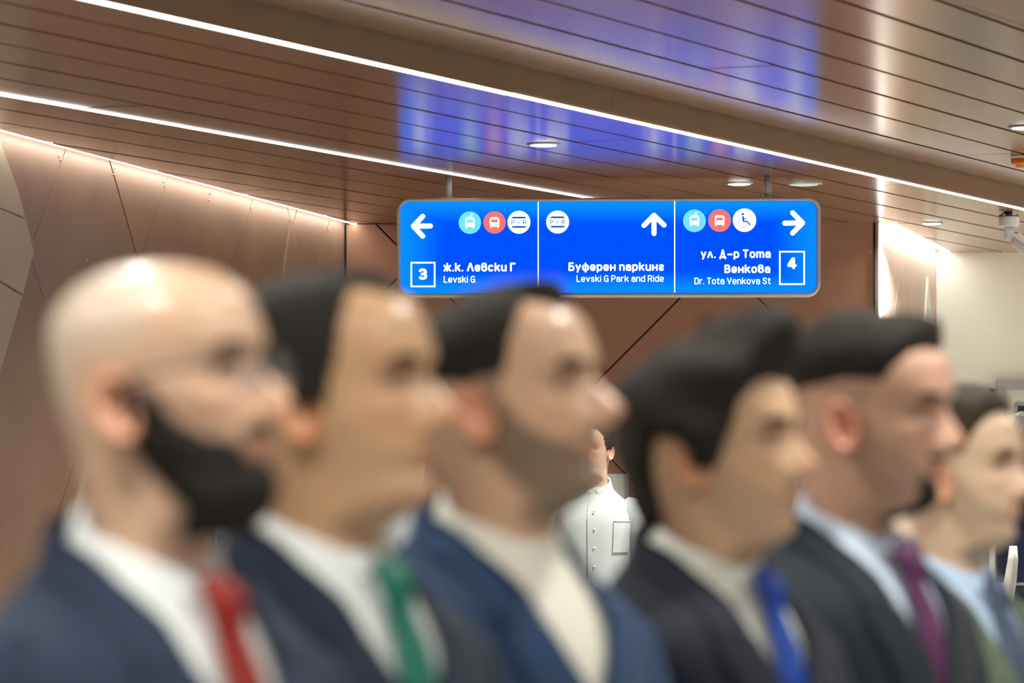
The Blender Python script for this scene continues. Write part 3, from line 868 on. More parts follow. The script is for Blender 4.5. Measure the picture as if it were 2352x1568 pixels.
def hand(mb, wrist, side, fwd=0.0):
    """relaxed hand hanging below the wrist; palm faces the thigh"""
    W_ = Vector(wrist)
    inn = Vector((0, -side, 0))
    dn = Vector((0.12, 0, -1)).normalized(); fw = Vector((1, 0, .12)).normalized()
    mb.tube([W_ + dn * -.02, W_, W_ + dn * .03, W_ + dn * .07, W_ + dn * .098], [(.026, .02), (.027, .0195), (.036, .0165), (.041, .0145), (.036, .012)], 14, ref=tuple(fw))
    for k, (o_, ln) in enumerate(((.028, .072), (.0095, .08), (-.009, .075), (-.027, .06))):
        p0 = W_ + dn * .088 + fw * o_
        pts = [p0]; cur = 0.18
        dirv = dn
        for q_, part in enumerate((.45, .3, .25)):
            ang = 0.25 + 0.32 * q_
            dv = (dn * math.cos(ang) + inn * math.sin(ang)).normalized()
            pts.append(pts[-1] + dv * ln * part)
        mb.tube(pts, [.0092, .0088, .008, .0062], 8)
    p0 = W_ + dn * .025 + fw * .026
    mb.tube([p0, p0 + fw * .02 + dn * .02 + inn * .006, p0 + fw * .03 + dn * .046 + inn * .012, p0 + fw * .031 + dn * .068 + inn * .017], [.013, .0115, .0098, .007], 8)

AO = .042      # the left arm hangs a little forward, the right one a little back
ARM = lambda sd, k=1.0: [(-.015 + sd * .010, sd * .150, 1.375), (-.02 + sd * .02, sd * .185, 1.34), (-.028 + sd * AO, sd * .205, 1.25), (-.03 + sd * AO, sd * .216, 1.10), (-.005 + sd * AO, sd * .220, 1.0), (.025 + sd * AO, sd * .222, .88)]
SUITMATS = {}
def fabric(key, color, rough=0.85, sheen=0.04, var=0.08, sc=40):
    if key not in SUITMATS: SUITMATS[key] = material(key, color, rough=rough, spec=0.25, sheen=sheen, var=var, vscale=sc, bump=0.12, bscale=260)
    return SUITMATS[key]
M_skin = material('skin', (.6, .4, .3), rough=0.45, spec=0.45, attr='tint', sss=0.0, var=0.03, vscale=60, coat=0.3)
M_eye = material('eyeball', (.6, .6, .6), rough=0.1, attr='tint')
M_hairs = {}
def hairmat(key, col, rough=0.75):
    if key not in M_hairs: M_hairs[key] = material('hair_' + key, col, rough=rough, spec=0.2, var=0.3, vscale=90, bump=0.5, bscale=220, stretch=(1, 1, .35))
    return M_hairs[key]
M_shoe = material('black_leather', (.012, .011, .01), rough=0.25)
M_button = material('dark_button', (.02, .02, .025), rough=0.3)
M_pearl = material('pearl_button', (.75, .75, .72), rough=0.3)
M_specs = material('dark_spectacle_frame', (.06, .05, .045), rough=0.3, metal=0.3)
def glass_mat():
    m_ = bpy.data.materials.new('spectacle_glass'); m_.use_nodes = True
    b_ = m_.node_tree.nodes['Principled BSDF']; b_.inputs['Base Color'].default_value = (.9, .9, .9, 1); b_.inputs['Alpha'].default_value = .10; b_.inputs['Roughness'].default_value = .03
    return m_
M_glass = glass_mat()

def person(cfg):
    s = cfg['scale']; lo = cfg.get('low', False)
    root = empty('person', cfg['loc'], cfg['rz'])
    tag(root, cfg['label'], 'person', cfg.get('group'))
    C = 56 if lo else 112
    Pt, loc, th, deg = head_grid(cfg, 36 if lo else 66, 14 if lo else 26, C)
    Pw = head_xform(loc, cfg, s)
    N = grid_normals(Pw)
    x, y, z = loc[..., 0], loc[..., 1], loc[..., 2]; ay = np.abs(y)
    D = np.broadcast_to(deg, z.shape)
    # ---- colours
    sk = np.array(cfg['skin'], float)
    col = np.broadcast_to(sk, loc.shape).copy()
    red = sk * np.array([1.02, .72, .62])
    fr = sstep(.03, .07, x)
    col = lerp3(col, red, .7 * np.exp(-(y / .016) ** 2 - ((z + .036) / .016) ** 2) * fr * (x > .06))
    col = lerp3(col, red, .35 * np.exp(-((ay - .045) / .018) ** 2 - ((z + .03) / .018) ** 2) * fr)
    lipc = sk * np.array([.72, .40, .36])
    lip = np.exp(-(y / .0215) ** 6) * np.exp(-((z + .070) / .0095) ** 4) * fr
    col = lerp3(col, lipc, .85 * lip)
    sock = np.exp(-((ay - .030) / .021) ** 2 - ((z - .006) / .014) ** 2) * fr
    col = lerp3(col, sk * np.array([.45, .32, .28]), cfg.get('eye_shade', .85) * sock)  # brow shade painted into the eye socket colour
    # stubble zone (a real shaved-beard tint)
    zt = np.interp(D, [0, 14, 28, 45, 62, 74, 84, 180], [-.083, -.066, -.058, -.052, -.035, -.005, .01, -.3])
    zlow = np.interp(D, [0, 25, 45, 65, 80, 90], [-.138, -.138, -.128, -.106, -.076, -.045])
    bz = sstep(-.006, .012, zt - z) * sstep(94, 84, D) * sstep(-.020, .006, z - zlow)
    mous = np.exp(-(y / .028) ** 4) * np.exp(-((z + .056) / .006) ** 2) * fr
    bz = np.maximum(bz * (1 - lip), mous * (1 - lip))
    st_ = cfg.get('stubble', .25)
    col = lerp3(col, np.array(cfg.get('stubc', (.10, .085, .07))), st_ * bz)
    # hair zone
    hl = cfg.get('hairline')
    hz = np.zeros_like(z)
    if hl is not None:
        zm = np.interp(D, [a for a, _ in hl], [b for _, b in hl])
        hz = z - zm
        col = lerp3(col, np.array(cfg['hairc']) * 2.2 + sk * .12, cfg.get('fade', .7) * sstep(-.004, .012, hz))
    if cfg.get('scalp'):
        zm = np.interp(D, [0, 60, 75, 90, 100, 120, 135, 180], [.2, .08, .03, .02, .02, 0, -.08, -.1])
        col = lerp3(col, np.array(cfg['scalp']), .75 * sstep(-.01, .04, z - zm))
    # ---- body mesh
    mb = MB()
    rows = [ring(th, *r) * s for r in TORSO]
    n_t = len(rows)
    mb.grid(np.concatenate([np.array(rows), Pw], 0))
    R = n_t + Pw.shape[0]
    mb.f.append(tuple(range(C - 1, -1, -1))); mb.f.append(tuple((R - 1) * C + j for j in range(C)))
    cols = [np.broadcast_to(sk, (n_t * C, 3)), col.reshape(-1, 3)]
    n0 = len(mb.v)
    # ears: cupped discs
    for sd in (-1, 1):
        G_ = []
        for i in range(9):
            u_ = i / 8.0; row = []
            for k in range(20):
                a = 2 * math.pi * k / 20
                rx = .0165 * (1.0 + .12 * math.sin(a)); rz = .033
                # outward profile: rim proud, bowl inside
                rr, oy = [(1.0, -.012), (1.02, -.002), (1.0, .006), (.92, .0085), (.82, .0065), (.68, .002), (.5, -.001), (.28, -.003), (.05, -.0035)][i]
                ex_ = rx * rr * math.cos(a); ez_ = rz * rr * math.sin(a) * (1 if math.sin(a) > 0 else .95)
                px_ = -.004 - .006 * (ez_ / rz) + ex_
                py_ = sd * (.0755 * cfg.get('wide', 1.0) + oy + .010 * (-ex_ / rx) * (1 if ex_ < 0 else .6) )
                row.append((px_, py_, -.021 + ez_))
            G_.append(row)
        Ge = head_xform(np.array(G_), cfg, s)
        mb.grid(Ge)
    ne = len(mb.v) - n0
    earc = sk * np.array([1.02, .74, .64]) if not cfg.get('earc') else np.array(cfg['earc'])
    cols.append(np.broadcast_to(earc, (ne, 3)))
    n1 = len(mb.v)
    for sd in (-1, 1):
        pts = [Vector(p) * s for p in ARM(sd)]
        mb.tube(pts, [r * s for r in (.05, .052, .047, .041, .036, .027)], 14)
        mbh = MB(); hand(mbh, (.028 + sd * AO, sd * .222, .862), sd)
        mb.add([Vector(p) * s for p in mbh.v], mbh.f)
        mb.tube([Vector(p) * s for p in ((-.005, sd * .085, .88), (0, sd * .095, .75), (.005, sd * .098, .50), (-.015, sd * .1, .30), (-.02, sd * .1, .07))], [r * s for r in (.07, .08, .055, .05, .035)], 14)
    cols.append(np.broadcast_to(sk, (len(mb.v) - n1, 3)))
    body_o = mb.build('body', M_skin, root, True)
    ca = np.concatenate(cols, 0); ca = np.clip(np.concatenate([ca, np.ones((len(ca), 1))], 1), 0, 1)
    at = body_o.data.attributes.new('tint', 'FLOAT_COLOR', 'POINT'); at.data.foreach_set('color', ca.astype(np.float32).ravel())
    # ---- eyes
    for sd in (-1, 1):
        k_ = np.argmin((y - sd * .031) ** 2 + (z - .001) ** 2 + (x < 0) * 9)
        i_, j_ = np.unravel_index(k_, y.shape)
        lc = loc[i_, j_] + np.array([-.0092, 0, 0])
        ec = head_xform(lc, cfg, s); fwd_ = head_xform(lc + np.array([.02, 0, 0]), cfg, s) - ec; fwd_ /= np.linalg.norm(fwd_)
        e_ = MB().ball(ec, .0122 * s, 16, 12).build('eyeball', M_eye, root, True)
        vv = np.array([v_.co for v_ in e_.data.vertices]); cosv = ((vv - ec) @ fwd_) / (.0122 * s)
        cc_ = np.where(cosv[:, None] > .93, (.01, .01, .01), np.where(cosv[:, None] > .84, (.08, .045, .025), (.6, .56, .52)))
        a2 = e_.data.attributes.new('tint', 'FLOAT_COLOR', 'POINT'); a2.data.foreach_set('color', np.concatenate([cc_, np.ones((len(cc_), 1))], 1).astype(np.float32).ravel())
    hm = hairmat(cfg.get('hairkey', 'black'), cfg.get('hairc', (.02, .017, .015)))
    # ---- brows
    if not lo:
        for sd in (-1, 1):
            bm_ = np.exp(-((y * sd - .030) / .017) ** 4) * np.exp(-((z - (.0185 + .004 * np.cos((y * sd - .034) / .02))) / .0045) ** 2) * fr - .25
            shell('eyebrow', Pw, N, bm_ * 1.5, .0045 * s, hm, root, -.003)
    # ---- hair
    if hl is not None:
        top = sstep(.05, .1, z)
        tk = cfg['thick_side'] + (cfg['thick_top'] - cfg['thick_side']) * top
        tk = tk * (1 + cfg.get('lump', .15) * smooth_noise(z.shape, 7, cfg.get('seed', 1)))
        if cfg.get('quiff'): tk = tk + cfg['quiff'] * np.exp(-((x - .065) / .03) ** 2) * sstep(.065, .09, z) * np.exp(-(y / .05) ** 2)
        if cfg.get('fringe'): tk = tk + cfg['fringe'] * np.exp(-(D / 55.0) ** 2) * sstep(.05, .08, z)
        if cfg.get('fadeline') is not None:
            fl = cfg['fadeline']
            tk = tk * sstep(fl - .02, fl + .02, z - .25 * np.minimum(x, 0))
            hz = np.minimum(hz, (z - .25 * np.minimum(x, 0)) - (fl - .018))
        shell('hair', Pw, N, hz / .012, tk * s, hm, root)
    # ---- beard
    if cfg.get('beard'):
        lipc_ = np.exp(-(y / .024) ** 6) * np.exp(-((z + .071) / .011) ** 4) * fr
        bm = np.minimum((zt - .004 - z) / .014, (92 - D) / 8.0)
        bm = np.minimum(bm, (z - zlow + .004) / .016)
        bm = np.maximum(bm, 2.2 * mous - 1.0)
        if cfg['beard'] == 'goatee':
            bm = np.minimum(bm, (26 - D) / 8.0); bm = np.maximum(bm, 2.2 * mous - 1.0)
        bm = np.minimum(bm, 1.0) - 1.6 * lipc_
        bt = cfg['beard_t'] * (0.6 + .65 * sstep(-.07, -.11, z) * sstep(75, 40, D))
        bt = bt * (1 + .15 * smooth_noise(z.shape, 9, 5))
        if (bm > 0).any(): shell('beard', Pw, N, bm, bt * s, hm, root)
    # ---- glasses
    if cfg.get('glasses'):
        g_ = empty('glasses'); g_.parent = root
        X = lambda p: tuple(head_xform(np.array(p, float), cfg, s))
        for sd in (-1, 1):
            rim = [X((.104 - .10 * abs(.031 + .021 * math.cos(a)) * .9, sd * (.033 + .024 * math.cos(a)), -.002 + .019 * math.sin(a))) for a in np.linspace(0, 2 * math.pi, 25)]
            MB().tube(rim, .0013 * s, 8, False).build('rim', M_specs, g_, True)
            lv = rim[:-1]; MB().add(lv, [tuple(range(len(lv)))]).build('lens', M_glass, g_)
            MB().tube([X((.0985, sd * .057, .004)), X((.08, sd * .072, .006)), X((.02, sd * .080, .004)), (X((-.006, sd * .081, 0))), X((-.018, sd * .080, -.02))], .0022 * s, 8).build('temple_arm', M_specs, g_, True)
        MB().tube([X((.1035, -.01, .006)), X((.112, 0, .009)), X((.1035, .01, .006))], .0014 * s, 8).build('bridge', M_specs, g_, True)

    # ---- clothes
    shirt_m = cfg['shirt_m']
    fat = cfg.get('fat', 0.0)
    CT = 64
    tha = np.arange(CT) * 2 * np.pi / CT
    sg = [(0.96, 0, .122 + fat, .118, .172), (1.10, 0, .120 + fat, .108, .168), (1.20, 0, .122 + fat, .106, .170), (1.30, 0, .123 + fat * .6, .11, .178),
          (1.36, -.004, .117, .112, .180), (1.395, -.01, .107, .108, .172), (1.42, -.014, .098, .102, .146), (1.442, -.016, .084, .085, .116), (1.465, -.016, .075, .070, .090), (1.485, -.014, .068, .056, .074)]
    SG = np.array([ring(tha, *r) for r in sg]) * s
    smb = MB().grid(SG)
    if cfg.get('short'):                       # shirt without jacket: sleeves belong to it
        for sd in (-1, 1):
            ln = cfg.get('sleeve', 'short')
            pts = ARM(sd)[:3] + [(-.03 + sd * AO, sd * .214, 1.14)] if ln == 'short' else ARM(sd)
            pts = [(-.012, sd * .12, 1.395)] + pts
            rad = (.055, .075, .078, .074, .070) if ln == 'short' else (.055, .07, .07, .06, .053, .047, .038)
            smb.tube([Vector(p) * s for p in pts], [r * s for r in rad], 18, cap=(ln != 'short'))
    shirt_o = smb.build('shirt', shirt_m, root, True)
    # collar: stand, fold and leaf
    cop = cfg.get('collar_open', 0.0)
    prof_ = [(0.0, -.004, 0), (.45, -.003, .2), (.9, -.001, 0.4), (1.0, .002, .45), (.97, .006, .5), (.6, .010, .7), (.25, .014, .85), (-.08, .018, 1.0)]
    NC = 60; rowsC = []
    for (hgt, offs, tt_) in prof_:
        a0 = .05 + cop + (.34 + .25 * cop) * max(0, (tt_ - .4) / .6)
        aa = a0 + (2 * np.pi - 2 * a0) * np.arange(NC) / (NC - 1)
        c_, s_ = np.cos(aa), np.sin(aa)
        zb = 1.477 + .038 * hgt; tilt = .030
        rx = np.where(c_ > 0, .070, .050) + offs; ry = .064 + offs
        fa = np.minimum(aa, 2 * np.pi - aa)
        zz = zb - tilt * c_ - .016 * np.exp(-(fa / .5) ** 2)
        lf = np.exp(-((np.minimum(aa, 2 * np.pi - aa) - a0) / .35) ** 2)
        if tt_ > .5: zz = zz - .030 * (tt_ - .5) * 2 * lf
        rowsC.append(np.stack([-.012 + rx * c_, ry * s_, zz], -1))
    MB().grid(np.array(rowsC) * s, False).build('collar', cfg.get('collar_m', shirt_m), shirt_o, True)
    if cfg.get('tie_m'):
        tm = cfg['tie_m']; tmb = MB()
        # knot and blade follow the shirt front
        zs_ = [1.474, 1.466, 1.45, 1.434, 1.418, 1.38, 1.30, 1.20, 1.10, 1.02, .99]
        ws_ = [.018, .026, .026, .022, .023, .027, .034, .040, .044, .044, .004]
        xs_ = [.074, .086, .094, .096, .100, .118, .133, .132 + fat, .127 + fat, .128 + fat, .128 + fat]
        ds_ = [.006, .012, .013, .009, .005, .005, .004, .004, .004, .004, .002]
        tmb.tube([Vector((a, 0, b)) * s for a, b in zip(xs_, zs_)], [(d_ * s, w_ * s) for d_, w_ in zip(ds_, ws_)], 14, ref=(1, 0, 0))
        tmb.build('tie', tm, root, True)
    if cfg.get('jacket_m'):
        jm = cfg['jacket_m']
        NJ = 72
        jg = [  # z, cx, af, ab, w, tilt, alpha
            (.74, -.005, .140 + fat, .150, .190, 0, .25), (.84, -.005, .138 + fat, .152, .192, 0, .10), (.94, 0, .137 + fat, .145, .190, 0, .0), (1.03, 0, .135 + fat, .133, .184, 0, .0), (1.08, 0, .136 + fat, .130, .182, 0, .0),
            (1.14, 0, .138 + fat, .128, .184, 0, .02), (1.20, 0, .140 + fat, .128, .187, 0, .035), (1.26, 0, .140 + fat * .8, .130, .192, 0, .05), (1.32, -.003, .137 + fat * .5, .133, .200, 0, .07), (1.355, -.008, .132, .131, .205, 0, .16),
            (1.385, -.012, .126, .126, .203, .002, .23), (1.41, -.015, .119, .120, .183, .006, .30), (1.43, -.017, .111, .109, .155, .010, .37), (1.448, -.018, .103, .098, .128, .014, .47),
            (1.463, -.019, .096, .088, .111, .017, .62), (1.476, -.019, .091, .080, .101, .020, .80), (1.486, -.018, .087, .075, .095, .022, 1.0), (1.495, -.017, .085, .071, .091, .024, 1.2), (1.502, -.016, .084, .069, .089, .025, 1.42), (1.507, -.016, .083, .068, .088, .026, 1.65)]
        rowsJ = []
        for (z_, cx_, af, ab, w_, tl, al) in jg:
            aa = al + (2 * np.pi - 2 * al) * np.arange(NJ) / (NJ - 1)
            rowsJ.append(ring(aa, z_, cx_, af, ab, w_, tl, 2.35))
        J = np.array(rowsJ)
        # roll edges inwards for thickness
        inner = J.copy(); cen = np.stack([np.full(J.shape[:2], -.01), np.zeros(J.shape[:2]), J[..., 2]], -1)
        inner = J + (cen - J) * .03
        jmb = MB().grid(J * s, False)
        edge = np.stack([J[:, 0], inner[:, 0]], 1); jmb.grid(edge * s, False)
        edge = np.stack([inner[:, -1], J[:, -1]], 1); jmb.grid(edge * s, False)
        jmb.grid(np.stack([J[-1], inner[-1]], 0) * s, False)
        for sd in (-1, 1):
            pts = [(-.014, sd * .10, 1.402), (-.016 + sd * .008, sd * .150, 1.392), (-.02 + sd * .022, sd * .186, 1.352), (-.028 + sd * .035, sd * .207, 1.29), (-.032 + sd * AO, sd * .216, 1.20), (-.034 + sd * AO, sd * .222, 1.10), (-.012 + sd * AO, sd * .226, 1.0), (.024 + sd * AO, sd * .228, .885)]
            jmb.tube([Vector(p) * s for p in pts], [r * s for r in (.034, .052, .066, .068, .065, .060, .055, .050)], 20)
        jo = jmb.build('jacket', jm, root, True)
        # lapels: folded strips on the opening, with a notch
        for sd in (-1, 1):
            for lo_, hi_, nm in ((1.06, 1.40, 'lapel'), (1.402, 1.509, 'jacket_collar')):
                zz = np.linspace(lo_, hi_, 16); rowsL = []
                for z_ in zz:
                    it = lambda q_: np.interp(z_, [r[0] for r in jg], [r[q_] for r in jg])
                    cx_, af, ab, w_, tl, al = [it(q_) for q_ in range(1, 7)]
                    if nm == 'lapel': wd = .02 + .36 * np.sin(np.clip((z_ - 1.06) / .34, 0, 1) * np.pi * .62)
                    else: wd = np.interp(z_, [1.402, 1.44, 1.47, 1.49, 1.509], [.34, .42, .75, 1.2, 1.5])
                    aa = al - .015 + wd * np.linspace(0, 1, 9)
                    aa = np.minimum(aa, np.pi)
                    rr_ = ring(aa, z_, cx_, af + .006, ab + .006, w_ + .006, tl, 2.35)
                    rr_[:, 1] *= sd
                    rowsL.append(rr_)
                Lg = np.array(rowsL)
                if sd < 0: Lg = Lg[:, ::-1]
                ii = Lg.copy(); cen = np.stack([np.full(Lg.shape[:2], -.01), np.zeros(Lg.shape[:2]), Lg[..., 2]], -1)
                ii = Lg + (cen - Lg) * .025
                lm_ = MB().grid(Lg * s, False)
                for a_, b_ in ((Lg[:, 0], ii[:, 0]), (ii[:, -1], Lg[:, -1])): lm_.grid(np.stack([a_, b_], 1) * s, False)
                lm_.build(nm, jm, jo, True)
        for zb in (1.05, .95):
            MB().ball(((.139 + fat) * s, -.008 * s, zb * s), (.004 * s, .009 * s, .009 * s), 10, 8).build('button', M_button, jo, True)
        if cfg.get('pin'):
            MB().ball(np.array([.118, -.075, 1.345]) * s, np.array([.006, .011, .011]) * s, 12, 8).build('lapel_pin', M_alu, jo, True)
    if cfg.get('placket'):
        pm = cfg['placket']
        pl = MB(); zz = np.linspace(1.0, 1.45, 14)
        rowsP = []
        for z_ in zz:
            it = lambda q_: np.interp(z_, [r[0] for r in sg], [r[q_] for r in sg])
            rowsP.append(ring(np.linspace(-.13, .13, 5), z_, it(1), it(2) + .004, it(3), it(4), 0))
        pl.grid(np.array(rowsP) * s, False); pl.build('placket', shirt_m, shirt_o, True)
        for z_ in (1.38, 1.30, 1.22, 1.14, 1.06):
            af_ = np.interp(z_, [r[0] for r in sg], [r[2] for r in sg])
            MB().ball((s * (af_ + .006), 0, z_ * s), (.003, .0055, .0055), 10, 6).build('button', M_pearl, shirt_o, True)
        rowsP = []
        for z_ in np.linspace(1.20, 1.335, 8):
            it = lambda q_: np.interp(z_, [r[0] for r in sg], [r[q_] for r in sg])
            rowsP.append(ring(np.linspace(.42, .98, 8), z_, it(1), it(2) + .006, it(3), it(4) + .005, 0))
        pg = np.array(rowsP); MB().grid(pg * s, False).build('pocket', shirt_m, shirt_o, True)
        MB().tube([Vector(p) * s for p in pg[-1]], .0035, 6).build('pocket_hem', shirt_m, shirt_o, True)
    # trousers, shoes
    tr = MB()
    tg = [(.78, -.008, .115, .122, .172), (.86, -.008, .118 + fat * .5, .13, .180), (.95, -.004, .122 + fat, .126, .178), (1.02, 0, .122 + fat, .115, .172)]
    tr.grid(np.array([ring(tha, *r) for r in tg]) * s)
    for sd in (-1, 1):
        tr.tube([Vector(p) * s for p in ((-.005, sd * .085, .90), (0, sd * .092, .78), (.004, sd * .098, .52), (-.008, sd * .1, .30), (-.01, sd * .1, .05))], [r * s for r in (.09, .094, .078, .07, .068)], 18)
    tr.build('trousers', cfg['trouser_m'], root, True)
    for sd in (-1, 1):
        rowsS = []
        for xx, hw, hh in ((-.10, .012, .03), (-.09, .03, .06), (-.05, .036, .085), (0, .038, .095), (.05, .043, .07), (.10, .047, .052), (.15, .042, .04), (.18, .026, .03), (.19, .006, .02)):
            an = np.linspace(0, np.pi, 10)
            up_ = np.stack([np.full(10, xx), sd * .1 + hw * np.cos(an), .0 + hh * np.sin(an) ** .7], -1)
            rowsS.append(up_)
        Sg = np.array(rowsS) * s
        sm = MB().grid(Sg, True); sm.build('shoe', M_shoe, root, True)
    return root

# ---- the row of men: placed by the pixel of the near eye, a distance and a facing
def man(eye_px, d, yaw, cfg):
    """yaw: degrees the body is turned from picture-right towards the camera"""
    ez = HC + (HY - eye_px[1]) / F * d
    s = cfg.get('scale') or ez / EYE
    cfg['rz'] = -math.radians(yaw)
    # near (right) eye in body-local space
    lc = head_xform(np.array([.085, -.031, 0.0]), cfg, s)
    c, sn = math.cos(cfg['rz']), math.sin(cfg['rz'])
    ox, oy = lc[0] * c - lc[1] * sn, lc[0] * sn + lc[1] * c
    # scale so that the eye sits at the right height with the feet on the floor
    s2 = ez / (lc[2] / s); cfg['scale'] = s2
    ox *= s2 / s; oy *= s2 / s
    ex, ey = (eye_px[0] - CX) / F * (d + oy), d + oy
    cfg['loc'] = (ex - ox, ey - oy, 0)
    return person(cfg)

HB = (.018, .015, .012)
white = lambda key, c: fabric(key, c, 0.8, 0.1, 0.02, 30)
man((535, 855), 3.76, 38, dict(label='bald bearded man in navy suit with red tie and thin glasses', skin=(.62, .40, .27), scalp=(.60, .52, .42), hairkey='beard_black', hairc=(.012, .010, .008),
    hs=1.045, stretch=1.05, pitch=8, hyaw=16, back=.86, beard='full', beard_t=.014, chin=-.004, stubble=.9, stubc=(.03, .025, .02), glasses=True, wide=1.0, dome=.060,
    shirt_m=white('white_shirt_cloth', (.66, .69, .68)), tie_m=fabric('red_silk', (.21, .013, .011), .55, 0, .06), jacket_m=fabric('navy_wool', (.015, .025, .050)), trouser_m=fabric('navy_wool', (.02, .03, .05))))
man((930, 881), 4.19, 38, dict(label='clean-shaven man with receding dark hair, dark navy suit and green tie', skin=(.52, .31, .17), hairkey='black', hairc=HB,
    hairline=[(0, .085), (14, .088), (26, .095), (42, .096), (54, .083), (62, .058), (70, .020), (77, -.02), (88, -.03), (93, .015), (110, .022), (122, -.01), (135, -.07), (160, -.11), (180, -.115)],
    neck=.006, chin=.004, thick_top=.013, thick_side=.010, hs=1.05, stretch=1.06, pitch=6, hyaw=14, stubble=.16, seed=3, fade=.85, pin=True,
    shirt_m=white('white_shirt_cloth', None), tie_m=fabric('green_silk', (.009, .115, .085), .5, 0, .06), jacket_m=fabric('dark_navy_wool', (.009, .016, .031)), trouser_m=fabric('dark_navy_wool', None)))
man((1312, 884), 4.60, 38, dict(label='man with slicked dark hair and short beard, open collar, bright blue jacket', skin=(.58, .36, .23), hairkey='black', hairc=HB,
    hairline=[(0, .081), (14, .084), (26, .092), (40, .094), (54, .078), (64, .050), (72, .010), (82, -.03), (90, -.02), (94, .015), (110, .022), (122, -.01), (138, -.07), (180, -.11)],
    neck=.006, thick_top=.014, thick_side=.010, quiff=.010, fadeline=.035, hs=1.05, stretch=1.06, pitch=8, hyaw=12, slope=.016, stubble=.80, stubc=(.085, .062, .040), seed=5, fade=.6, nose=1.28,
    collar_open=.22, shirt_m=white('ivory_shirt_cloth', (.64, .63, .55)), jacket_m=fabric('blue_wool', (.016, .042, .105)), trouser_m=fabric('blue_wool', None)))
man((1783, 1010), 5.03, 38, dict(label='man with thick wavy black hair, dark suit and blue tie', skin=(.58, .37, .22), hairkey='black', hairc=HB,
    hairline=[(0, .072), (20, .074), (40, .066), (55, .045), (64, .01), (72, -.02), (78, -.035), (86, -.035), (92, .012), (110, .018), (120, -.02), (135, -.09), (160, -.13), (180, -.135)],
    neck=.024, thick_top=.025, thick_side=.020, fringe=.026, quiff=.026, lump=.3, hs=1.04, stretch=1.05, pitch=6, hyaw=12, stubble=.28, seed=9, fade=.9,
    shirt_m=white('offwhite_shirt_cloth', (.64, .655, .59)), tie_m=fabric('blue_silk', (.008, .045, .27), .5, 0, .06), jacket_m=fabric('black_navy_wool', (.008, .011, .021)), trouser_m=fabric('black_navy_wool', None)))
man((2133, 952), 5.42, 38, dict(label='man with shaved sides, goatee, charcoal suit, pale blue shirt and plum tie', skin=(.55, .32, .22), hairkey='black', hairc=HB,
    hairline=[(0, .078), (20, .080), (40, .074), (56, .056), (68, .03), (78, 0), (88, -.01), (94, .015), (110, .02), (122, -.01), (138, -.07), (180, -.1)],
    thick_top=.018, thick_side=.008, fadeline=.056, quiff=.012, hs=1.05, stretch=1.06, pitch=-3, hyaw=10, beard='goatee', beard_t=.005, stubble=.34, seed=12, fade=.33, earc=(.60, .25, .16),
    shirt_m=white('pale_blue_shirt_cloth', (.52, .62, .74)), tie_m=fabric('plum_silk', (.085, .022, .075), .5, 0, .35, 90), jacket_m=fabric('charcoal_wool', (.009, .014, .021)), trouser_m=fabric('charcoal_wool', None)))
man((2308, 1072), 6.35, 40, dict(label='pale man with short brown hair, light blue shirt, olive grey jacket', skin=(.70, .50, .34), hairkey='brown', hairc=(.04, .03, .018),
    hairline=[(0, .080), (20, .082), (40, .076), (56, .055), (68, .025), (78, 0), (88, -.01), (94, .015), (110, .02), (122, -.01), (138, -.07), (180, -.1)],
    thick_top=.020, thick_side=.009, fadeline=.04, hs=1.05, stretch=1.0, pitch=2, hyaw=11, stubble=.45, stubc=(.17, .14, .09), seed=15, fade=.5,
    shirt_m=white('sky_blue_shirt_cloth', (.50, .66, .86)), tie_m=fabric('grey_blue_silk', (.07, .10, .16), .5, 0, .4, 70), jacket_m=fabric('olive_grey_wool', (.115, .150, .105)), trouser_m=fabric('olive_grey_wool', None)))

# ---- people in the background
def bystander(px, chin_py, d, yaw, label, skin, shirt_m, trouser_m, hairkey='black', hairc=HB, scale=None, **kw):
    hl = [(0, .088), (40, .08), (60, .05), (74, 0), (88, -.02), (94, .015), (110, .02), (125, -.03), (150, -.1), (180, -.11)]
    cz = HC + (HY - chin_py) / F * d
    s = scale or cz / (EYE - .118)
    p = P(px, 1180, d)
    cfg = dict(label=label, skin=skin, hairline=hl, hairkey=hairkey, hairc=hairc, thick_top=.02, thick_side=.012, stubble=.2, low=True, short=True,
               shirt_m=shirt_m, trouser_m=trouser_m, loc=(p.x, p.y, 0), rz=math.radians(yaw), scale=s)
    cfg.update(kw)
    return person(cfg)
tr1 = fabric('dark_trouser_cloth', (.03, .032, .04)); tr2 = fabric('grey_trouser_cloth', (.10, .10, .10))
bystander(1366, 1092, 19.6, -92, 'man in white shirt with breast pocket, standing before the back wall', (.55, .36, .26), white('bright_white_cotton', (.46, .50, .50)), tr1, placket=True, hyaw=-20)
bystander(545, 1138, 16.9, -60, 'person in light blue short-sleeved shirt by the white display board', (.50, .28, .17), white('light_blue_cotton', (.42, .48, .60)), tr2)
bystander(640, 1136, 17.9, -75, 'person in beige short-sleeved shirt behind the one in light blue', (.50, .30, .2), white('beige_cotton', (.58, .54, .47)), tr1)
bystander(938, 1130, 18.4, -100, 'person in plain white shirt between the green-tie man and the blue jacket', (.55, .34, .25), white('bright_white_cotton', None), tr2, hyaw=-30)
bystander(1862, 1118, 19.2, -120, 'person in maroon shirt standing before the back wall', (.50, .30, .22), fabric('maroon_cotton', (.13, .035, .04)), tr1)
bystander(2362, 1085, 20.5, -150, 'grey-haired person in dark navy jacket near the pale door', (.45, .28, .2), fabric('navy_cotton', (.015, .02, .05)), tr1, hairkey='grey', hairc=(.42, .43, .42), sleeve='long', lump=.4, thick_top=.035, thick_side=.03)

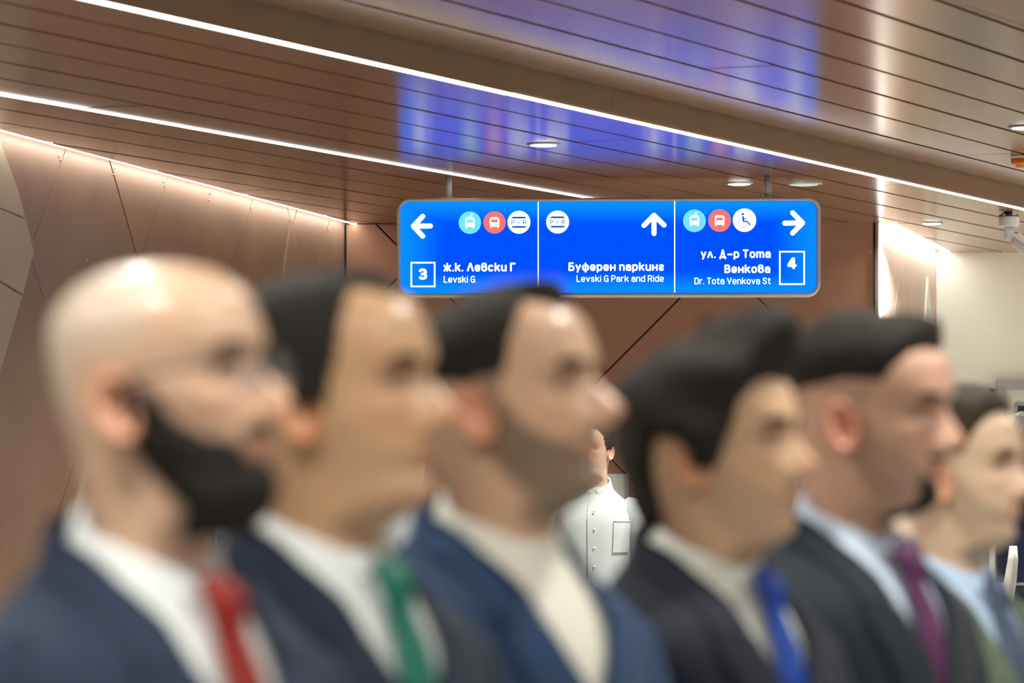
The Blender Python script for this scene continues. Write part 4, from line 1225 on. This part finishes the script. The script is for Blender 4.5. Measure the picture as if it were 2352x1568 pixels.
# ---- boards standing in the background
def board(px0, px1, top_py, d, label, mat):
    x0, x1 = (px0 - CX) / F * d, (px1 - CX) / F * d; zt = HC + (HY - top_py) / F * d
    r = empty('display_board', ((x0 + x1) / 2, d, 0)); tag(r, label, 'board')
    w = x1 - x0
    MB().box((0, 0, (zt + .35) / 2), (w, .03, zt - .35)).build('panel', mat, r)
    fr = MB().box((-w / 2, 0, zt / 2), (.018, .04, zt)).box((w / 2, 0, zt / 2), (.018, .04, zt)); fr.build('upright', M_alu, r)
    for sx in (-1, 1): MB().box((sx * w / 2, 0, .012), (.05, .4, .024)).build('foot', M_alu, r)
    return r
M_board = material('white_board', (.72, .74, .68), rough=.4)
board(360, 491, 1150, 16.0, 'white display board on feet beside the person in light blue', M_board)
board(1250, 1440, 1088, 20.8, 'pale grey board behind the man in the white pocket shirt', material('pale_grey_board', (.50, .52, .46), rough=.5))
board(1640, 1760, 1140, 20.2, 'white panel board beside the person in maroon', M_board)

# a pale garment hanging over a dark railing in front of the grey-haired person
rl = empty('railing', ((2330 - CX) / F * 17.5, 17.5, 0)); tag(rl, 'dark railing with thin steel top rail near the pale door', 'railing')
zr = HC + (HY - 1341) / F * 17.5
MB().box((.6, .03, zr / 2 - .02), (1.35, .02, zr - .12)).build('infill_panel', M_dark, rl)
MB().tube([(-.1, 0, zr), (1.35, 0, zr)], .006, 10).build('top_rail', M_alu, rl, True)
for xx in (-.08, .6, 1.3): MB().box((xx, .03, zr / 2), (.03, .03, zr)).build('post', M_dark, rl)
cl = MB(); rows = []
for zz, wd, dx_ in ((.16, .016, .012), (.10, .022, .010), (.02, .026, .0), (-.05, .028, -.012), (-.09, .034, -.018), (-.115, .022, -.024)):
    an = np.linspace(0, 2 * np.pi, 14, endpoint=False)
    rows.append(np.stack([dx_ + wd * np.cos(an), .018 * np.sin(an) * (1 + .4 * np.sin(3 * an)), np.full(14, zz)], -1))
cl.grid(np.array(rows)); cl.f.append(tuple(range(13, -1, -1))); cl.f.append(tuple(range(70, 84)))
g_ = cl.build('hanging_garment', white('pale_cotton', (.62, .60, .55)), None, True, ((2319 - CX) / F * 17.5, 17.5 - .03, zr))
tag(g_, 'pale cotton garment hanging over the dark railing', 'garment')
